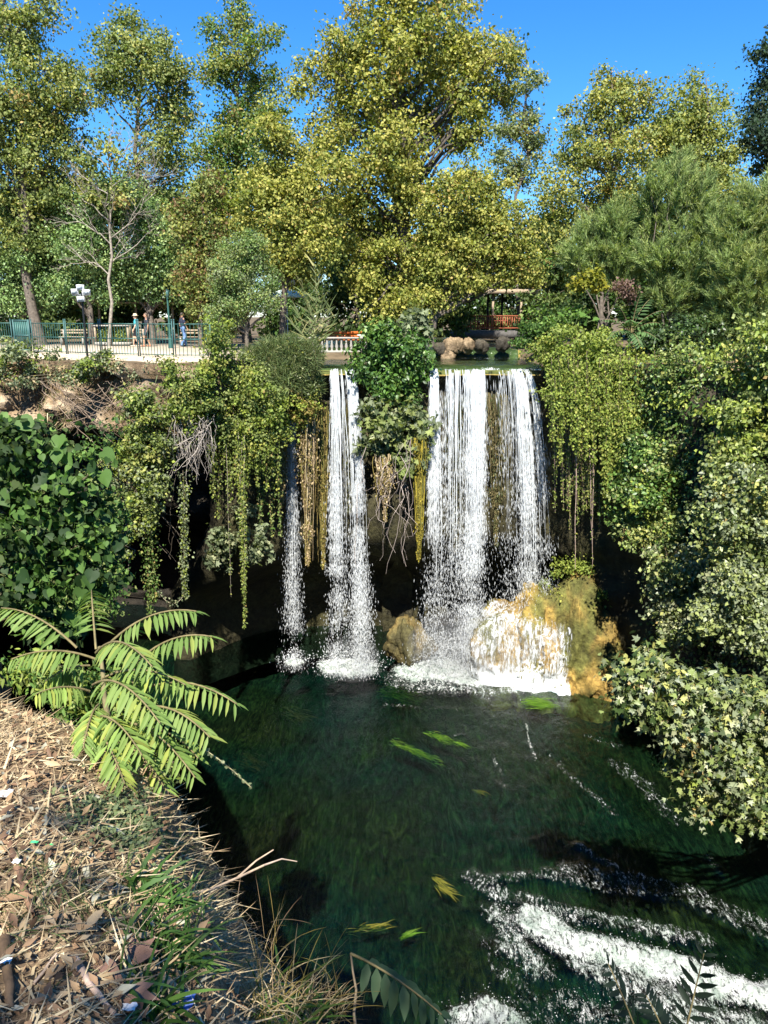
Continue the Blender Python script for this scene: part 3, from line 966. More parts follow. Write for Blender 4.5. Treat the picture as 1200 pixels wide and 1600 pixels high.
G_PLANE = 'plane trees behind the falls'
tree('plane_tree', 'tall thin-leaved plane tree at the far left edge', base_at(62, 45), pxblobs([(20, 60, 48), (70, 110, 50), (10, 150, 55), (60, 190, 60), (0, 260, 60), (70, 280, 60), (30, 350, 60), (110, 230, 35), (60, 15, 35), (115, 150, 30), (0, 20, 30), (-40, 200, 60)], 45), 23000, .24, OLIVE, .3, group=G_PLANE, clump=.6, shell=.5)
tree('plane_tree', 'broad-topped plane tree behind the pale bare tree', base_at(225, 54), pxblobs([(180, 95, 45), (230, 85, 48), (270, 120, 36), (160, 140, 35), (215, 140, 42), (275, 175, 38), (255, 220, 42), (240, 290, 48), (200, 330, 50), (262, 350, 40), (205, 75, 28)], 54), 15000, .27, OLIVE, .3, group=G_PLANE, clump=.7)
tree('plane_tree', 'slender upright plane tree with a feathery top left of centre', base_at(385, 53), pxblobs([(380, 30, 30), (345, 45, 26), (410, 55, 26), (370, 85, 40), (405, 120, 36), (340, 110, 28), (420, 175, 30), (375, 160, 45), (355, 215, 42), (400, 235, 45), (345, 270, 42), (400, 300, 45), (370, 350, 50)], 53), 15000, .26, GREEN[:2] + OLIVE + YELLOW[1:3], .28, group=G_PLANE, clump=.65)
tree('plane_tree', 'giant yellow-green plane tree in the centre rising past the frame', base_at(625, 43), pxblobs([(630, -60, 55), (600, 10, 55), (680, 10, 45), (560, 70, 50), (640, 80, 60), (715, 75, 50), (765, 95, 38), (520, 120, 45), (590, 150, 60), (670, 160, 60), (735, 150, 48), (530, 190, 50), (610, 230, 60), (700, 215, 40), (500, 240, 40), (560, 290, 55), (640, 300, 55), (525, 330, 40), (590, 370, 55), (660, 380, 50), (740, 200, 30), (785, 140, 25), (580, 430, 45), (640, 450, 45), (600, 480, 30)], 43, .9), 42000, .25, YELLOW, .5, group=G_PLANE, clump=.6, bark=(.07, .06, .05))
tree('plane_tree', 'low yellowing plane tree left of the central giant', base_at(445, 40), pxblobs([(450, 250, 45), (415, 290, 40), (480, 300, 45), (440, 330, 48), (400, 345, 32), (490, 350, 42), (450, 385, 45), (500, 390, 32), (420, 395, 32), (430, 215, 26), (475, 430, 28)], 40), 15000, .22, YELLOW, .2, group=G_PLANE, clump=.5)
tree('plane_tree', 'bright yellow plane tree spreading above the gazebo', base_at(672, 41), pxblobs([(720, 290, 42), (770, 300, 40), (690, 330, 42), (745, 345, 50), (800, 350, 38), (815, 400, 36), (710, 390, 48), (770, 400, 48), (690, 430, 38), (825, 430, 24), (735, 432, 30), (665, 470, 32), (700, 478, 24)], 41), 18000, .22, YELLOW, .22, group=G_PLANE, clump=.5)
tree('plane_tree', 'slim sparse plane tree with a thin grey top right of centre', base_at(808, 57), pxblobs([(800, 90, 18), (822, 125, 22), (800, 150, 20), (825, 175, 22), (805, 205, 26), (790, 240, 22), (830, 240, 22), (810, 270, 26), (835, 215, 18)], 57), 4200, .27, OLIVE + GREY, .18, group=G_PLANE, clump=.55)
tree('plane_tree', 'yellowish plane tree with a ragged top on the right', base_at(945, 50), pxblobs([(955, 130, 30), (985, 160, 36), (930, 175, 34), (965, 200, 45), (905, 235, 40), (950, 265, 48), (1000, 240, 42), (880, 290, 42), (930, 330, 50), (880, 360, 42), (985, 310, 45), (870, 420, 42), (900, 200, 22), (1005, 130, 18)], 50), 16000, .25, YELLOW + OLIVE, .28, group=G_PLANE, clump=.6)
tree('plane_tree', 'round-topped olive plane tree right of the ragged-topped one', base_at(1075, 51), pxblobs([(1060, 170, 32), (1100, 165, 34), (1040, 200, 34), (1080, 210, 45), (1125, 205, 32), (1050, 250, 42), (1105, 260, 45), (1145, 240, 22), (1075, 300, 50), (1130, 310, 42)], 51), 14000, .25, OLIVE + YELLOW[1:3], .28, group=G_PLANE, clump=.6)
tree('dark_tree', 'dark blue-green tree cut by the right edge of the frame', base_at(1215, 40), pxblobs([(1195, 85, 22), (1205, 125, 26), (1180, 180, 24), (1200, 215, 32), (1170, 225, 16), (1225, 150, 40), (1195, 260, 28), (1235, 240, 50), (1240, 60, 40)], 40), 7000, .22, [(3, (.035, .06, .035)), (2, (.05, .085, .045))], .25, clump=.45)
# deep green trees that close the gaps further back
bgd = [(60, 66, 300), (150, 64, 330), (300, 70, 300), (460, 68, 260), (560, 66, 330), (690, 68, 320), (770, 72, 360), (860, 66, 330), (1000, 66, 300), (1150, 62, 320)]
where = ['behind the tall tree at the left edge', 'behind the pale bare tree', 'in the gap right of the bare tree', 'behind the low yellowing plane', 'left behind the central giant', 'right behind the central giant',
         'behind the slim sparse plane', 'left behind the ragged-topped plane', 'right behind the ragged-topped plane', 'behind the feathery trees at the right']
for (px_, Y_, top), w_ in zip(bgd, where):
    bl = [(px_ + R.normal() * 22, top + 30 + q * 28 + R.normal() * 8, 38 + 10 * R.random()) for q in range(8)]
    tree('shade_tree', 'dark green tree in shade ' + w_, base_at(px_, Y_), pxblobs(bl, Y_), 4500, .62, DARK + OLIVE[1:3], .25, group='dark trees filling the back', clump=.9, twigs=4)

# bare pale tree
def bare_tree():
    base = np.array(base_at(167, 43))
    t = thing('bare_tree', 'pale bare tree with leafless whitish branches on the left', 'tree', base)
    tr, br = MB(), MB()
    top = at(172, 205, 43)
    ax = limb(base, top, 0, 10, .015)
    tr.tube(ax, np.linspace(.11, .018, 10), 8, (.24, .21, .17))
    def grow(p, d, L, r, lev):
        q = p + d * L
        P = limb(p, q, .05 * R.normal(), 6, .07)
        br.tube(P, np.linspace(r, r * .45, 6), 5, (.26, .23, .19))
        if lev == 0: return
        for _ in range(4 if lev > 1 else 3):
            f = .35 + .65 * R.random()
            pp = P[int(f * 5)]
            nd_ = unit(d + R.normal(size=3) * .55 + np.array([0, 0, .12]))
            grow(pp, nd_, L * (.4 + .25 * R.random()), r * .5, lev - 1)
    for hfrac, ang, L in ((.35, 180, 2.6), (.4, 10, 3.2), (.5, 200, 2.4), (.52, -20, 3.6), (.6, 160, 2.6), (.64, 30, 3.0), (.72, 190, 2.0), (.75, 0, 2.2), (.83, 150, 1.6), (.85, 20, 1.6), (.93, 90, 1.2), (.45, 60, 2.6), (.58, 280, 2.4)):
        p = ax[0] + (ax[-1] - ax[0]) * hfrac
        a_ = math.radians(ang)
        grow(p, unit(np.array([math.cos(a_), math.sin(a_) * .6, .75])), L, .036, 3)
    tr.build('trunk', M_bark, t, True)
    br.build('branches', M_bark, t, True)
    V, F, C, _, _ = blob_leaves(pxblobs([(135, 270, 26), (195, 265, 24), (165, 220, 22), (150, 310, 24), (195, 310, 24)], 43), 1800, .2, OLIVE, clump=.5)
    part('crown', V, F, M_leaf, t, C, kind='stuff')
bare_tree()

# evergreen laurel-like trees along the terrace
G_L = 'dense evergreens along the terrace'
tree('evergreen_tree', 'dense round evergreen at the left edge above the railing', base_at(30, 46), pxblobs([(20, 330, 40), (60, 370, 45), (10, 400, 48), (55, 430, 45), (20, 455, 34), (-30, 420, 50), (70, 310, 30), (80, 455, 30)], 46), 17000, .2, LAUREL, .2, mat=M_gloss, group=G_L, clump=.5)
tree('evergreen_tree', 'tallest dense evergreen behind the floodlight mast', base_at(140, 45.5), pxblobs([(130, 310, 38), (165, 290, 30), (110, 345, 40), (160, 345, 42), (125, 390, 45), (175, 395, 40), (140, 435, 42), (110, 455, 28), (175, 445, 32), (190, 320, 26)], 45.5), 18000, .2, LAUREL, .2, mat=M_gloss, group=G_L, clump=.5)
tree('evergreen_tree', 'dense evergreen over the two walking people', base_at(235, 46), pxblobs([(215, 350, 36), (250, 370, 36), (220, 400, 42), (262, 420, 36), (230, 440, 38), (275, 450, 26), (205, 450, 26), (225, 320, 24)], 46), 14000, .2, LAUREL, .2, mat=M_gloss, group=G_L, clump=.5)
tree('mixed_shrub_tree', 'mottled tree with reddish brown leaves by the terrace end', base_at(315, 40), pxblobs([(310, 320, 32), (295, 360, 30), (330, 360, 32), (310, 400, 36), (345, 395, 26), (300, 440, 34), (335, 440, 32), (320, 480, 32), (320, 290, 22)], 40), 11000, .2, OLIVE + [(2, (.17, .11, .05)), (1, (.20, .12, .06)), (2, (.16, .18, .04))], .14, clump=.45)
tree('lime_sapling', 'bright yellow-green sapling left of the low yellowing plane', base_at(340, 47), pxblobs([(330, 285, 22), (350, 305, 22), (320, 310, 20), (345, 330, 22)], 47), 2600, .24, [(1, (.19, .22, .03)), (1, (.14, .18, .03))], .09, clump=.4)
tree('olive_bush', 'grey-green bush left of the loudspeaker mast', base_at(385, 37.5), pxblobs([(385, 400, 34), (360, 430, 34), (405, 430, 32), (380, 465, 38), (350, 480, 30), (410, 470, 26), (385, 375, 20), (345, 510, 26)], 37.5), 15000, .13, LAUREL + GREY[:2] + OLIVE[:2], .12, clump=.35)

# feathery trees on the right
def plume_tree(label, px_, Y_, blobs, n, pal, ln=.34):
    base = np.array(base_at(px_, Y_))
    t = thing('tamarisk_tree', label, 'tree', base, 'feathery trees on the right bank')
    B = np.array(pxblobs(blobs, Y_))
    mb = MB()
    V_, F_, C_ = [], [], []
    w = B[:, 3] ** 2
    ncl = n // 60
    bi = R.choice(len(B), ncl, p=w / w.sum())
    d = rdir(ncl)
    c = B[bi, :3] + d * (B[bi, 3] * R.random(ncl) ** .45)[:, None]
    g = unit(unit(c - base) * .5 + np.array([0, 0, .55]) + d * .45 + R.normal(size=(ncl, 3)) * .2)   # way each plume points
    L = .7 + .8 * R.random(ncl)
    li = R.integers(0, ncl, n)
    u = R.random(n)
    arc = np.stack([0 * u, 0 * u, -.35 * u ** 2], -1)
    P = c[li] + (g[li] * (u - .3)[:, None] + arc) * L[li][:, None] + R.normal(size=(n, 3)) * .05
    D = unit(g[li] * .8 + rdir(n) * .55 + np.array([0, 0, -.25]) * u[:, None])
    V, F = scatter(T_SPIKE, P, D, rdir(n), ln * (.5 + .7 * R.random(n)) * (1.1 - .5 * u), .16)
    C = np.repeat(shade(pal, n, li), 3, axis=0)
    for b in B:
        mb.tube(limb(base, b[:3], .05, 7), np.linspace(.06, .015, 7), 5, BARK)
    for k in range(0, ncl, 2):
        mb.tube(limb(c[k] - g[k] * .4 * L[k], c[k] + g[k] * .6 * L[k], 0, 4, .05), np.linspace(.014, .004, 4), 3, (.12, .13, .06))
    MB().tube(limb(base - np.array([0, 0, .3]), B[:, :3].mean(0), 0, 7, .03), np.linspace(.16, .05, 7), 8, BARK).build('trunk', M_bark, t, True)
    mb.build('branches', M_bark, t, True)
    part('crown', V, F, M_leaf, t, C, kind='stuff')
FEATH = [(3, (.25, .32, .11)), (3, (.19, .26, .09)), (1, (.10, .14, .05)), (1.5, (.32, .37, .13))]
plume_tree('low feathery tree above the yellow leafy branch', 945, 37, [(960, 350, 34), (925, 375, 30), (965, 390, 34), (935, 415, 32), (900, 400, 24), (970, 430, 28)], 26000, FEATH)
plume_tree('tallest feathery tree right of the ragged plane tree', 1050, 36, [(1050, 290, 36), (1085, 310, 36), (1030, 340, 38), (1075, 360, 42), (1110, 350, 30), (1035, 400, 38), (1085, 415, 40), (1050, 455, 36), (1095, 470, 34), (1060, 265, 24), (1015, 300, 22)], 46000, FEATH)
plume_tree('feathery tree at the right edge with pale green plumes', 1180, 33, [(1180, 320, 36), (1150, 350, 34), (1195, 370, 42), (1150, 405, 38), (1190, 430, 44), (1140, 455, 34), (1180, 490, 40), (1225, 400, 45), (1215, 310, 34), (1130, 500, 34), (1160, 540, 36)], 46000, [(2, (.26, .29, .09))] + FEATH)

# ================================================================== PLANTS ON THE CLIFF
def ragged(B, k=1, f=.3):
    sat = []
    for b in B:
        for _ in range(k):
            q = rdir(1)[0] * np.array([1, .7, 1])
            sat.append((*(b[:3] + q * b[3] * (.95 + .4 * R.random())), b[3] * f * (.6 + .8 * R.random())))
    return np.vstack([B, sat])

def shrub(name, label, blobs, Y, n, size, pal, T=T_KITE, mat=None, cat='shrub', group=None, clump=.35, back=1.2, jit=.6, stem=(.09, .075, .05), r=.03, **kw):
    B = np.array(pxblobs(blobs, Y, jit))
    root = B[:, :3].mean(0) + np.array([0, back, -.3])
    B = ragged(B, 2)
    t = thing(name, label, cat, root, group)
    V, F, C, cl, par = blob_leaves(B, n, size, pal, T, clump, **kw)
    mb = MB()
    for b in B:
        mb.tube(limb(root, b[:3], .12, 6), np.linspace(r, r * .4, 6), 5, stem)
    for k in range(0, len(cl), 2):
        mb.tube(limb(par[k], cl[k], .1, 3, .12), np.linspace(.012, .005, 3), 3, stem)
    mb.build('stems', M_root, t, True)
    part('foliage', V, F, mat or M_leaf, t, C, kind='stuff')
    return t

def strand_pts(px_, y0, y1, Y, drift=0, wob=.03, n=18):
    a, b = at(px_, y0, Y), at(px_ + drift, y1, Y)
    t_ = np.linspace(0, 1, n)[:, None]
    P = a + (b - a) * t_
    P[:, :2] += np.cumsum(R.normal(size=(n, 2)), 0) * wob * np.linalg.norm(b - a) / n
    return P

def hanging(name, label, strands, pal, leaf=.12, dens=90, width=.12, stem=(.14, .11, .07), cat='vine', group=None, mat=None, T=T_KITE, rad=.012):
    """strands: (px, y0, y1, Y, drift, leafiness 0..1, width factor)"""
    a = at(strands[0][0], strands[0][1], strands[0][3])
    t = thing(name, label, cat, a, group)
    mb, V_, F_, C_, n0 = MB(), [], [], [], 0
    for s in strands:
        P = strand_pts(s[0], s[1], s[2], s[3], s[4])
        L = np.linalg.norm(P[-1] - P[0])
        mb.tube(P, np.linspace(rad, rad * .5, len(P)), 4, np.array(stem) * (.7 + .7 * R.random()))
        n = int(dens * L * s[5])
        if n < 3: continue
        u = R.random(n) ** .9
        q = np.stack([np.interp(u, np.linspace(0, 1, len(P)), P[:, k]) for k in range(3)], -1)
        wv = width * s[6] * (1.15 - .7 * u) * (.6 + .8 * vnoise(np.stack([u * L * 1.5, 0 * u + s[0], 0 * u], -1), 5))
        q = q + R.normal(size=(n, 3)) * wv[:, None] * np.array([1, 1, .6])
        N = unit(rdir(n) + np.array([-.3, -.7, .5]))
        D = np.cross(N, rdir(n)) + np.array([0, 0, -.7])
        V, F = scatter(T, q, D, N, leaf * (.6 + .7 * R.random(n)))
        V_.append(V); F_.append(F + n0); n0 += len(V)
        C_.append(np.repeat(shade(pal, n), len(T[0]), axis=0))
    mb.build('vine_stems', M_root, t, True, 'stuff' if len(strands) > 1 else None)
    if V_:
        part('foliage', np.concatenate(V_), np.concatenate(F_), mat or M_leaf, t, np.concatenate(C_), kind='stuff')
    return t

def moss_drape(label, px_, y0, y1, Y, wpx, pal, n=1500, drift=0, blade=.4):
    Y = Y + .25
    a, b = at(px_, y0, Y), at(px_ + drift, y1, Y)
    L = np.linalg.norm(b - a)
    w = .75 * wpx * mpp(px_, y0, Y)
    t = thing('moss_drape', label, 'moss', a, 'hanging moss drapes by the falls')
    mb = MB()
    C3 = [c for _, c in pal]
    for k in range(max(26, n // 30)):                       # matted threads of uneven length
        ln = L * (.2 + .8 * R.random() ** 1.3)
        u = np.linspace(0, 1, 12)[:, None]
        o = np.array([R.normal() * w * .3, R.normal() * w * .25, .15 * R.random()])
        P = a + o * (1.25 - .95 * u * ln / L) + (b - a) / L * ln * u + np.cumsum(R.normal(size=(12, 3)) * [.022, .02, 0], 0)
        mb.tube(P, (.012 + .022 * R.random()) * np.linspace(1, .3, 12), 4, np.array(C3[int(R.integers(0, len(C3)))]) * (.6 + .6 * R.random()))
    mb.build('threads', M_root, t, True, 'stuff')
    m = int(n * 1.6)
    u = R.random(m) ** .8
    lump = vnoise(np.stack([u * L * 1.6, 0 * u + px_, 0 * u], -1), 3)
    q = a + (b - a) * u[:, None] + R.normal(size=(m, 3)) * np.stack([.42 * w * (1.05 - .9 * u) * (.2 + 1.5 * lump), .36 * w * (1.05 - .9 * u) * (.2 + 1.5 * lump), 0 * u + .05], -1)
    N = unit(rdir(m) + np.array([-.2, -.6, .4]))
    V, F = scatter(T_KITE, q, np.cross(N, rdir(m)) + np.array([0, 0, -1.2]), N, .05 + .09 * R.random(m), .8)
    part('moss', V, F, M_straw, t, np.repeat(shade(pal, m, jit=.3), 4, axis=0), kind='stuff')

GRASSY = [(2, (.19, .23, .09)), (3, (.10, .14, .05)), (3, (.075, .11, .04)), (2, (.14, .165, .06)), (1, (.17, .165, .07))]
STRAW = [(3, (.46, .36, .21)), (3, (.36, .27, .15)), (2, (.24, .17, .10)), (2, (.56, .46, .29))]
MOSS = [(3, (.23, .18, .05)), (3, (.17, .125, .04)), (2, (.12, .12, .03)), (1.5, (.29, .24, .07))]
BRIGHT = [(3, (.085, .17, .03)), (3, (.06, .125, .025)), (2, (.04, .085, .02)), (1, (.13, .2, .04))]

# -- left of the falls
shrub('scrub', 'pale scrub on the rocky edge at the far left', [(20, 545, 24), (45, 560, 22), (75, 572, 18), (10, 575, 18)], 32.5, 2200, .13, GREY + LIME[:2], clump=.3)
shrub('scrub', 'small dry scrub at the foot of the floodlight mast', [(140, 572, 18), (160, 566, 16), (125, 585, 15), (165, 545, 10)], 31.0, 1700, .12, GREY + LIME[:2], clump=.25)
shrub('trailing_bush', 'trailing olive bush hanging left under the terrace', [(215, 625, 28), (235, 660, 36), (205, 690, 34), (230, 715, 36), (195, 740, 32), (235, 755, 32), (175, 720, 20), (215, 785, 34), (250, 690, 26), (180, 845, 18), (200, 825, 20), (185, 870, 14)], 29, 9500, .14, OLIVE + LIME[:2] + GREY[:2], clump=.3)
hanging('hanging_vine', 'leafy vine dangling to the water below the trailing bush', [(228, 770, 958, 28.8, 8, 1, 1.0), (234, 760, 940, 28.8, 6, 1, 1.0)], OLIVE + GREEN[:2], .11, 110, .17)
hanging('hanging_vine', 'second leafy vine hanging right of the trailing bush', [(286, 735, 935, 28.8, 2, 1, .9), (290, 760, 930, 28.8, -2, .9, .8)], GREY + LIME[:1], .10, 110, .13)
a_, b_ = at(248, 925, 28.8), at(288, 928, 28.8)
t_ = np.linspace(0, 1, 12)[:, None]
P = a_ + (b_ - a_) * t_; P[:, 2] -= (4 * t_ * (1 - t_) * .45)[:, 0]
lp = thing('vine_loop', 'pale looping vine end joining the two dangling vines', 'vine', a_)
MB().tube(P, .014, 4, (.3, .26, .18)).build('vine_stem', M_root, lp, True)
q = P[R.integers(0, 12, 70)] + R.normal(size=(70, 3)) * .07
V, F = scatter(T_KITE, q, rdir(70), unit(rdir(70) + [0, -.6, .6]), .1)
part('foliage', V, F, M_leaf, lp, np.repeat(shade(GREY, 70), 4, axis=0), kind='stuff')
shrub('creeper', 'yellow-green creeper spilling from the terrace corner', [(275, 590, 24), (305, 600, 28), (290, 630, 26), (325, 625, 26), (300, 660, 22), (270, 640, 18), (325, 570, 24), (330, 540, 22), (345, 510, 18)], 29.2, 6500, .13, LIME + OLIVE, cat='vine', clump=.3)
# bare roots under the creeper
def root_tangle(name, label, px0, px1, y0, y1, Y, n, col, wild=.5, r=.012, cat='roots'):
    t = thing(name, label, cat, at((px0 + px1) / 2, y0, Y))
    mb = MB()
    for _ in range(n):
        p = at(px0 + (px1 - px0) * R.random(), y0 + (y1 - y0) * .35 * R.random(), Y + R.normal() * .2)
        end = at(px0 + (px1 - px0) * R.random(), y0 + (y1 - y0) * (.5 + .5 * R.random()), Y)
        P = p + (end - p) * np.linspace(0, 1, 12)[:, None]
        P = P + np.cumsum(R.normal(size=(12, 3)), 0) * wild * .1
        mb.tube(P, r * (.5 + R.random()) * np.linspace(1, .5, 12), 4, np.array(col) * (.6 + .7 * R.random()))
    mb.build('root', M_root, t, True, 'stuff')
root_tangle('bare_roots', 'tangle of grey bare roots under the terrace creeper', 262, 335, 640, 750, 29, 60, (.34, .30, .26), .6)
root_tangle('dry_roots', 'dry brown roots over the hollow at the cliff edge', 60, 250, 590, 690, 30.4, 45, (.24, .18, .13), .5)
root_tangle('bare_roots', 'thin dark roots dangling in the cave mouth', 150, 300, 730, 880, 29.3, 26, (.16, .13, .10), .4, .009)
shrub('shade_shrub', 'pale-leaved shrub in the cave shade left of the long vine', [(345, 840, 18), (360, 860, 22), (340, 870, 16), (400, 830, 20), (405, 860, 20), (385, 800, 16)], 31, 1100, .2, GREY, T=T_STAR, clump=.35)
shrub('ivy_curtain', 'ivy covering the cliff top right of the terrace', [(345, 560, 26), (375, 575, 30), (345, 600, 28), (375, 615, 32), (405, 615, 32), (350, 640, 26), (390, 655, 32), (425, 640, 28), (365, 680, 26), (410, 690, 26), (430, 670, 20), (330, 650, 18), (345, 700, 18), (395, 720, 18)], 30.2, 11500, .12, LIME + OLIVE, cat='vine', clump=.3)
hanging('hanging_vine', 'longest green vine hanging down to the pool left of the falls', [(372, 660, 930, 29.6, 8, .8, .8), (382, 680, 980, 29.6, 2, .75, .6), (378, 690, 900, 29.6, 2, .6, .7)], LIME + OLIVE, .10, 110, .12, (.32, .28, .2))
hanging('hanging_vine', 'thin bare vine beside the longest green vine', [(353, 690, 932, 29.8, 6, .15, .5)], OLIVE, .09, 60, .06, (.30, .26, .2))
hanging('vine_curtain', 'row of short leafy vines below the ivy', [(322 + 7 * k + 4 * R.random(), 640, 710 + 100 * R.random(), 29.9 + .3 * R.random(), R.normal() * 3, .8, .8) for k in range(17)], LIME + OLIVE, .11, 80, .13)
hanging('vine_curtain', 'leafy strings hanging over the dark hollow by the thin waterfall', [(400 + 7 * k, 690, 760 + 90 * R.random(), 31.2, R.normal() * 3, .55, .6) for k in range(6)], OLIVE + GREEN[:1], .11, 70, .1)

def grass_hump(label, blobs, Y, n, pal, blade=.5, name='grass_hummock'):
    B = np.array(pxblobs(blobs, Y))
    t = thing(name, label, 'grass', B[:, :3].mean(0))
    w = B[:, 3] ** 2
    bi = R.choice(len(B), n, p=w / w.sum())
    d = rdir(n)
    q = B[bi, :3] + d * (B[bi, 3] * R.random(n) ** .3)[:, None]
    D = unit(d * .35 + np.array([0, -.25, .3]) + R.normal(size=(n, 3)) * .6 - np.array([0, 0, 1.0]) * np.clip(-d[:, 2:3], 0, 1))
    V, F = scatter(T_SPIKE, q, D, unit(rdir(n) + np.array([-.3, -.7, .5])), blade * (.3 + .9 * R.random(n)), .10)
    part('blades', V, F, M_leaf, t, np.repeat(shade(pal, n), 3, axis=0), kind='stuff')
grass_hump('feathery grass hummock on the cliff top left of the paired waterfall', [(395, 565, 24), (425, 555, 28), (455, 550, 28), (480, 560, 28), (410, 590, 28), (450, 590, 34), (478, 600, 28), (460, 625, 28), (435, 620, 24)], 31.6, 34000, GRASSY, .3)
shrub('creeper', 'soft leafy creeper grown over the grass hummock', [(405, 575, 20), (440, 585, 20), (470, 580, 18), (425, 610, 20), (470, 610, 20), (385, 560, 14), (460, 545, 12)], 31.2, 5200, .09, GREY + LIME + GRASSY[:2], cat='vine', clump=.25)
shrub('creeper', 'yellowish creeper edging the grass hummock', [(455, 625, 22), (480, 640, 20), (435, 640, 18), (470, 660, 16)], 31.2, 2400, .11, LIME + MOSS[:2], cat='vine', clump=.25)
moss_drape('straw-coloured moss drape left of the thin waterfall', 441, 635, 790, 31.6, 22, MOSS + STRAW[:2], 1600)
moss_drape('longest brown moss drape between the left waterfalls', 479, 650, 880, 31.4, 26, MOSS + STRAW, 2600, 2)
moss_drape('golden moss drape against the left side of the paired waterfall', 503, 640, 885, 32.3, 18, MOSS, 2200, 2)
moss_drape('short brown moss drape under the central shrub', 600, 715, 812, 31.8, 20, MOSS + STRAW, 1200, 2)
moss_drape('yellow moss drape left of the broad waterfall', 657, 690, 872, 31.6, 16, [(3, (.27, .22, .03)), (2, (.20, .17, .03)), (1, (.12, .12, .03))], 2000, -3)
moss_drape('green-tinged moss drape behind the paired waterfall', 548, 640, 800, 32.9, 30, [(2, (.07, .08, .025)), (2, (.10, .085, .03))], 1600)
moss_drape('dark moss drape right behind the broad waterfall', 775, 620, 850, 33.0, 36, [(2, (.07, .08, .03)), (2, (.12, .10, .04)), (1, (.16, .13, .06))], 2200)
moss_drape('dark moss drape left behind the broad waterfall', 712, 620, 860, 33.0, 34, [(2, (.06, .07, .03)), (2, (.11, .09, .04))], 1800)

# -- the island of shrubs between the falls
shrub('bright_shrub', 'bright green shrub on the rock between the waterfalls', [(585, 520, 26), (615, 530, 30), (576, 550, 24), (640, 545, 26), (600, 560, 34), (635, 580, 30), (575, 590, 28), (605, 605, 32), (655, 565, 16), (640, 610, 22)], 32.9, 7500, .2, BRIGHT, T=T_LANCE, W=1.9, clump=.35, mat=M_gloss, per=40)
shrub('fig_shrub', 'grey-green fig branches above the bright shrub', [(645, 500, 16), (660, 515, 14), (630, 492, 12), (655, 490, 10)], 33.6, 420, .24, GREY, T=T_STAR, clump=.3)
shrub('fig_shrub', 'broad-leaved fig hanging below the bright shrub', [(585, 635, 24), (615, 645, 30), (645, 640, 26), (600, 670, 26), (635, 680, 30), (660, 665, 16), (615, 705, 26), (655, 705, 20), (585, 690, 16), (640, 730, 20), (625, 750, 12)], 32.4, 2600, .22, GREY + OLIVE[:2], T=T_STAR, clump=.35, per=30)
root_tangle('curly_roots', 'pale curling roots hanging under the fig', 578, 662, 680, 880, 31.5, 17, (.36, .30, .26), 1.5, .011)

# -- right of the falls
shrub('vine_dome', 'rounded lime-green vine dome right of the broad waterfall', [(845, 550, 18, 32.4), (870, 535, 26, 31.8), (905, 528, 30), (940, 540, 32), (866, 575, 26, 31.8), (895, 570, 36), (935, 580, 38), (975, 570, 34), (1005, 590, 30), (872, 610, 26, 31.4), (910, 615, 34), (955, 620, 36), (995, 625, 34), (1030, 605, 24), (1020, 640, 26), (985, 665, 30), (1020, 680, 24), (950, 660, 26), (1040, 575, 22), (1045, 640, 20)], 30.7, 27000, .12, LIME + [(2, (.24, .29, .07)), (1.5, (.3, .33, .09))], cat='vine', clump=.3)
root_tangle('hanging_roots', 'thick curtain of brown roots under the vine dome', 866, 948, 590, 780, 30.9, 42, (.2, .14, .1), .3, .014)
hanging('root_strings', 'long brown root strings reaching down to the golden rock', [(866 + 82 * R.random(), 600 + 50 * R.random(), 740 + 100 * R.random(), 30.7 + .4 * R.random(), R.normal() * 3, .5, .6) for k in range(30)], LIME + OLIVE, .08, 80, .09, (.26, .18, .13), 'roots', rad=.014)
hanging('root_strings', 'two longest roots touching the golden rock top', [(900, 640, 888, 30.5, -4, .1, .5), (926, 640, 886, 30.5, -2, .1, .5), (921, 700, 850, 30.5, 3, .1, .5)], LIME, .08, 40, .06, (.34, .25, .2), 'roots', rad=.018)
hanging('vine_curtain', 'yellow-green vine curtain on the right of the brown roots', [(945 + 100 * R.random(), 630, 710 + 100 * R.random(), 29.4 + .5 * R.random(), R.normal() * 4, 1, 1) for k in range(34)], LIME + [(2, (.28, .3, .08))], .11, 110, .12)
hanging('vine_curtain', 'short lime vines draped over the front of the vine dome', [(862 + 185 * R.random(), 545 + 60 * R.random(), 640 + 90 * R.random(), 29.6 + .5 * R.random(), R.normal() * 4, 1, 1) for k in range(60)], LIME + [(2, (.28, .32, .08))], .105, 75, .13)
shrub('river_shrub', 'dark shrub on the right bank above the lip of the falls', [(835, 515, 20), (855, 500, 20), (875, 510, 22), (825, 535, 16), (895, 495, 18)], 35.5, 3600, .15, GREEN, clump=.3)
shrub('yellow_sprig', 'yellow leafy branch catching the sun below the feathery trees', [(912, 438, 14), (925, 430, 12), (900, 445, 10), (935, 448, 10)], 35, 700, .2, [(2, (.26, .24, .03)), (1, (.2, .21, .03)), (1, (.13, .15, .03))], clump=.3, r=.02)
shrub('dry_scrub', 'reddish brown dry scrub behind the pinnate plant', [(972, 447, 11), (985, 460, 11)], 35.2, 700, .13, [(2, (.16, .10, .08)), (1, (.11, .07, .05))], clump=.25)
W_ = ['high up at the right of the vine dome', 'at the right edge just under the feathery tree', 'in the middle of the right cliff beside the vine curtain', 'at the right edge halfway up the cliff', 'low on the right cliff beside the golden rock', 'low at the right edge above the plane branch', 'deep in the gap behind the vine curtain', 'at the top of the right cliff under the pinnate plant']
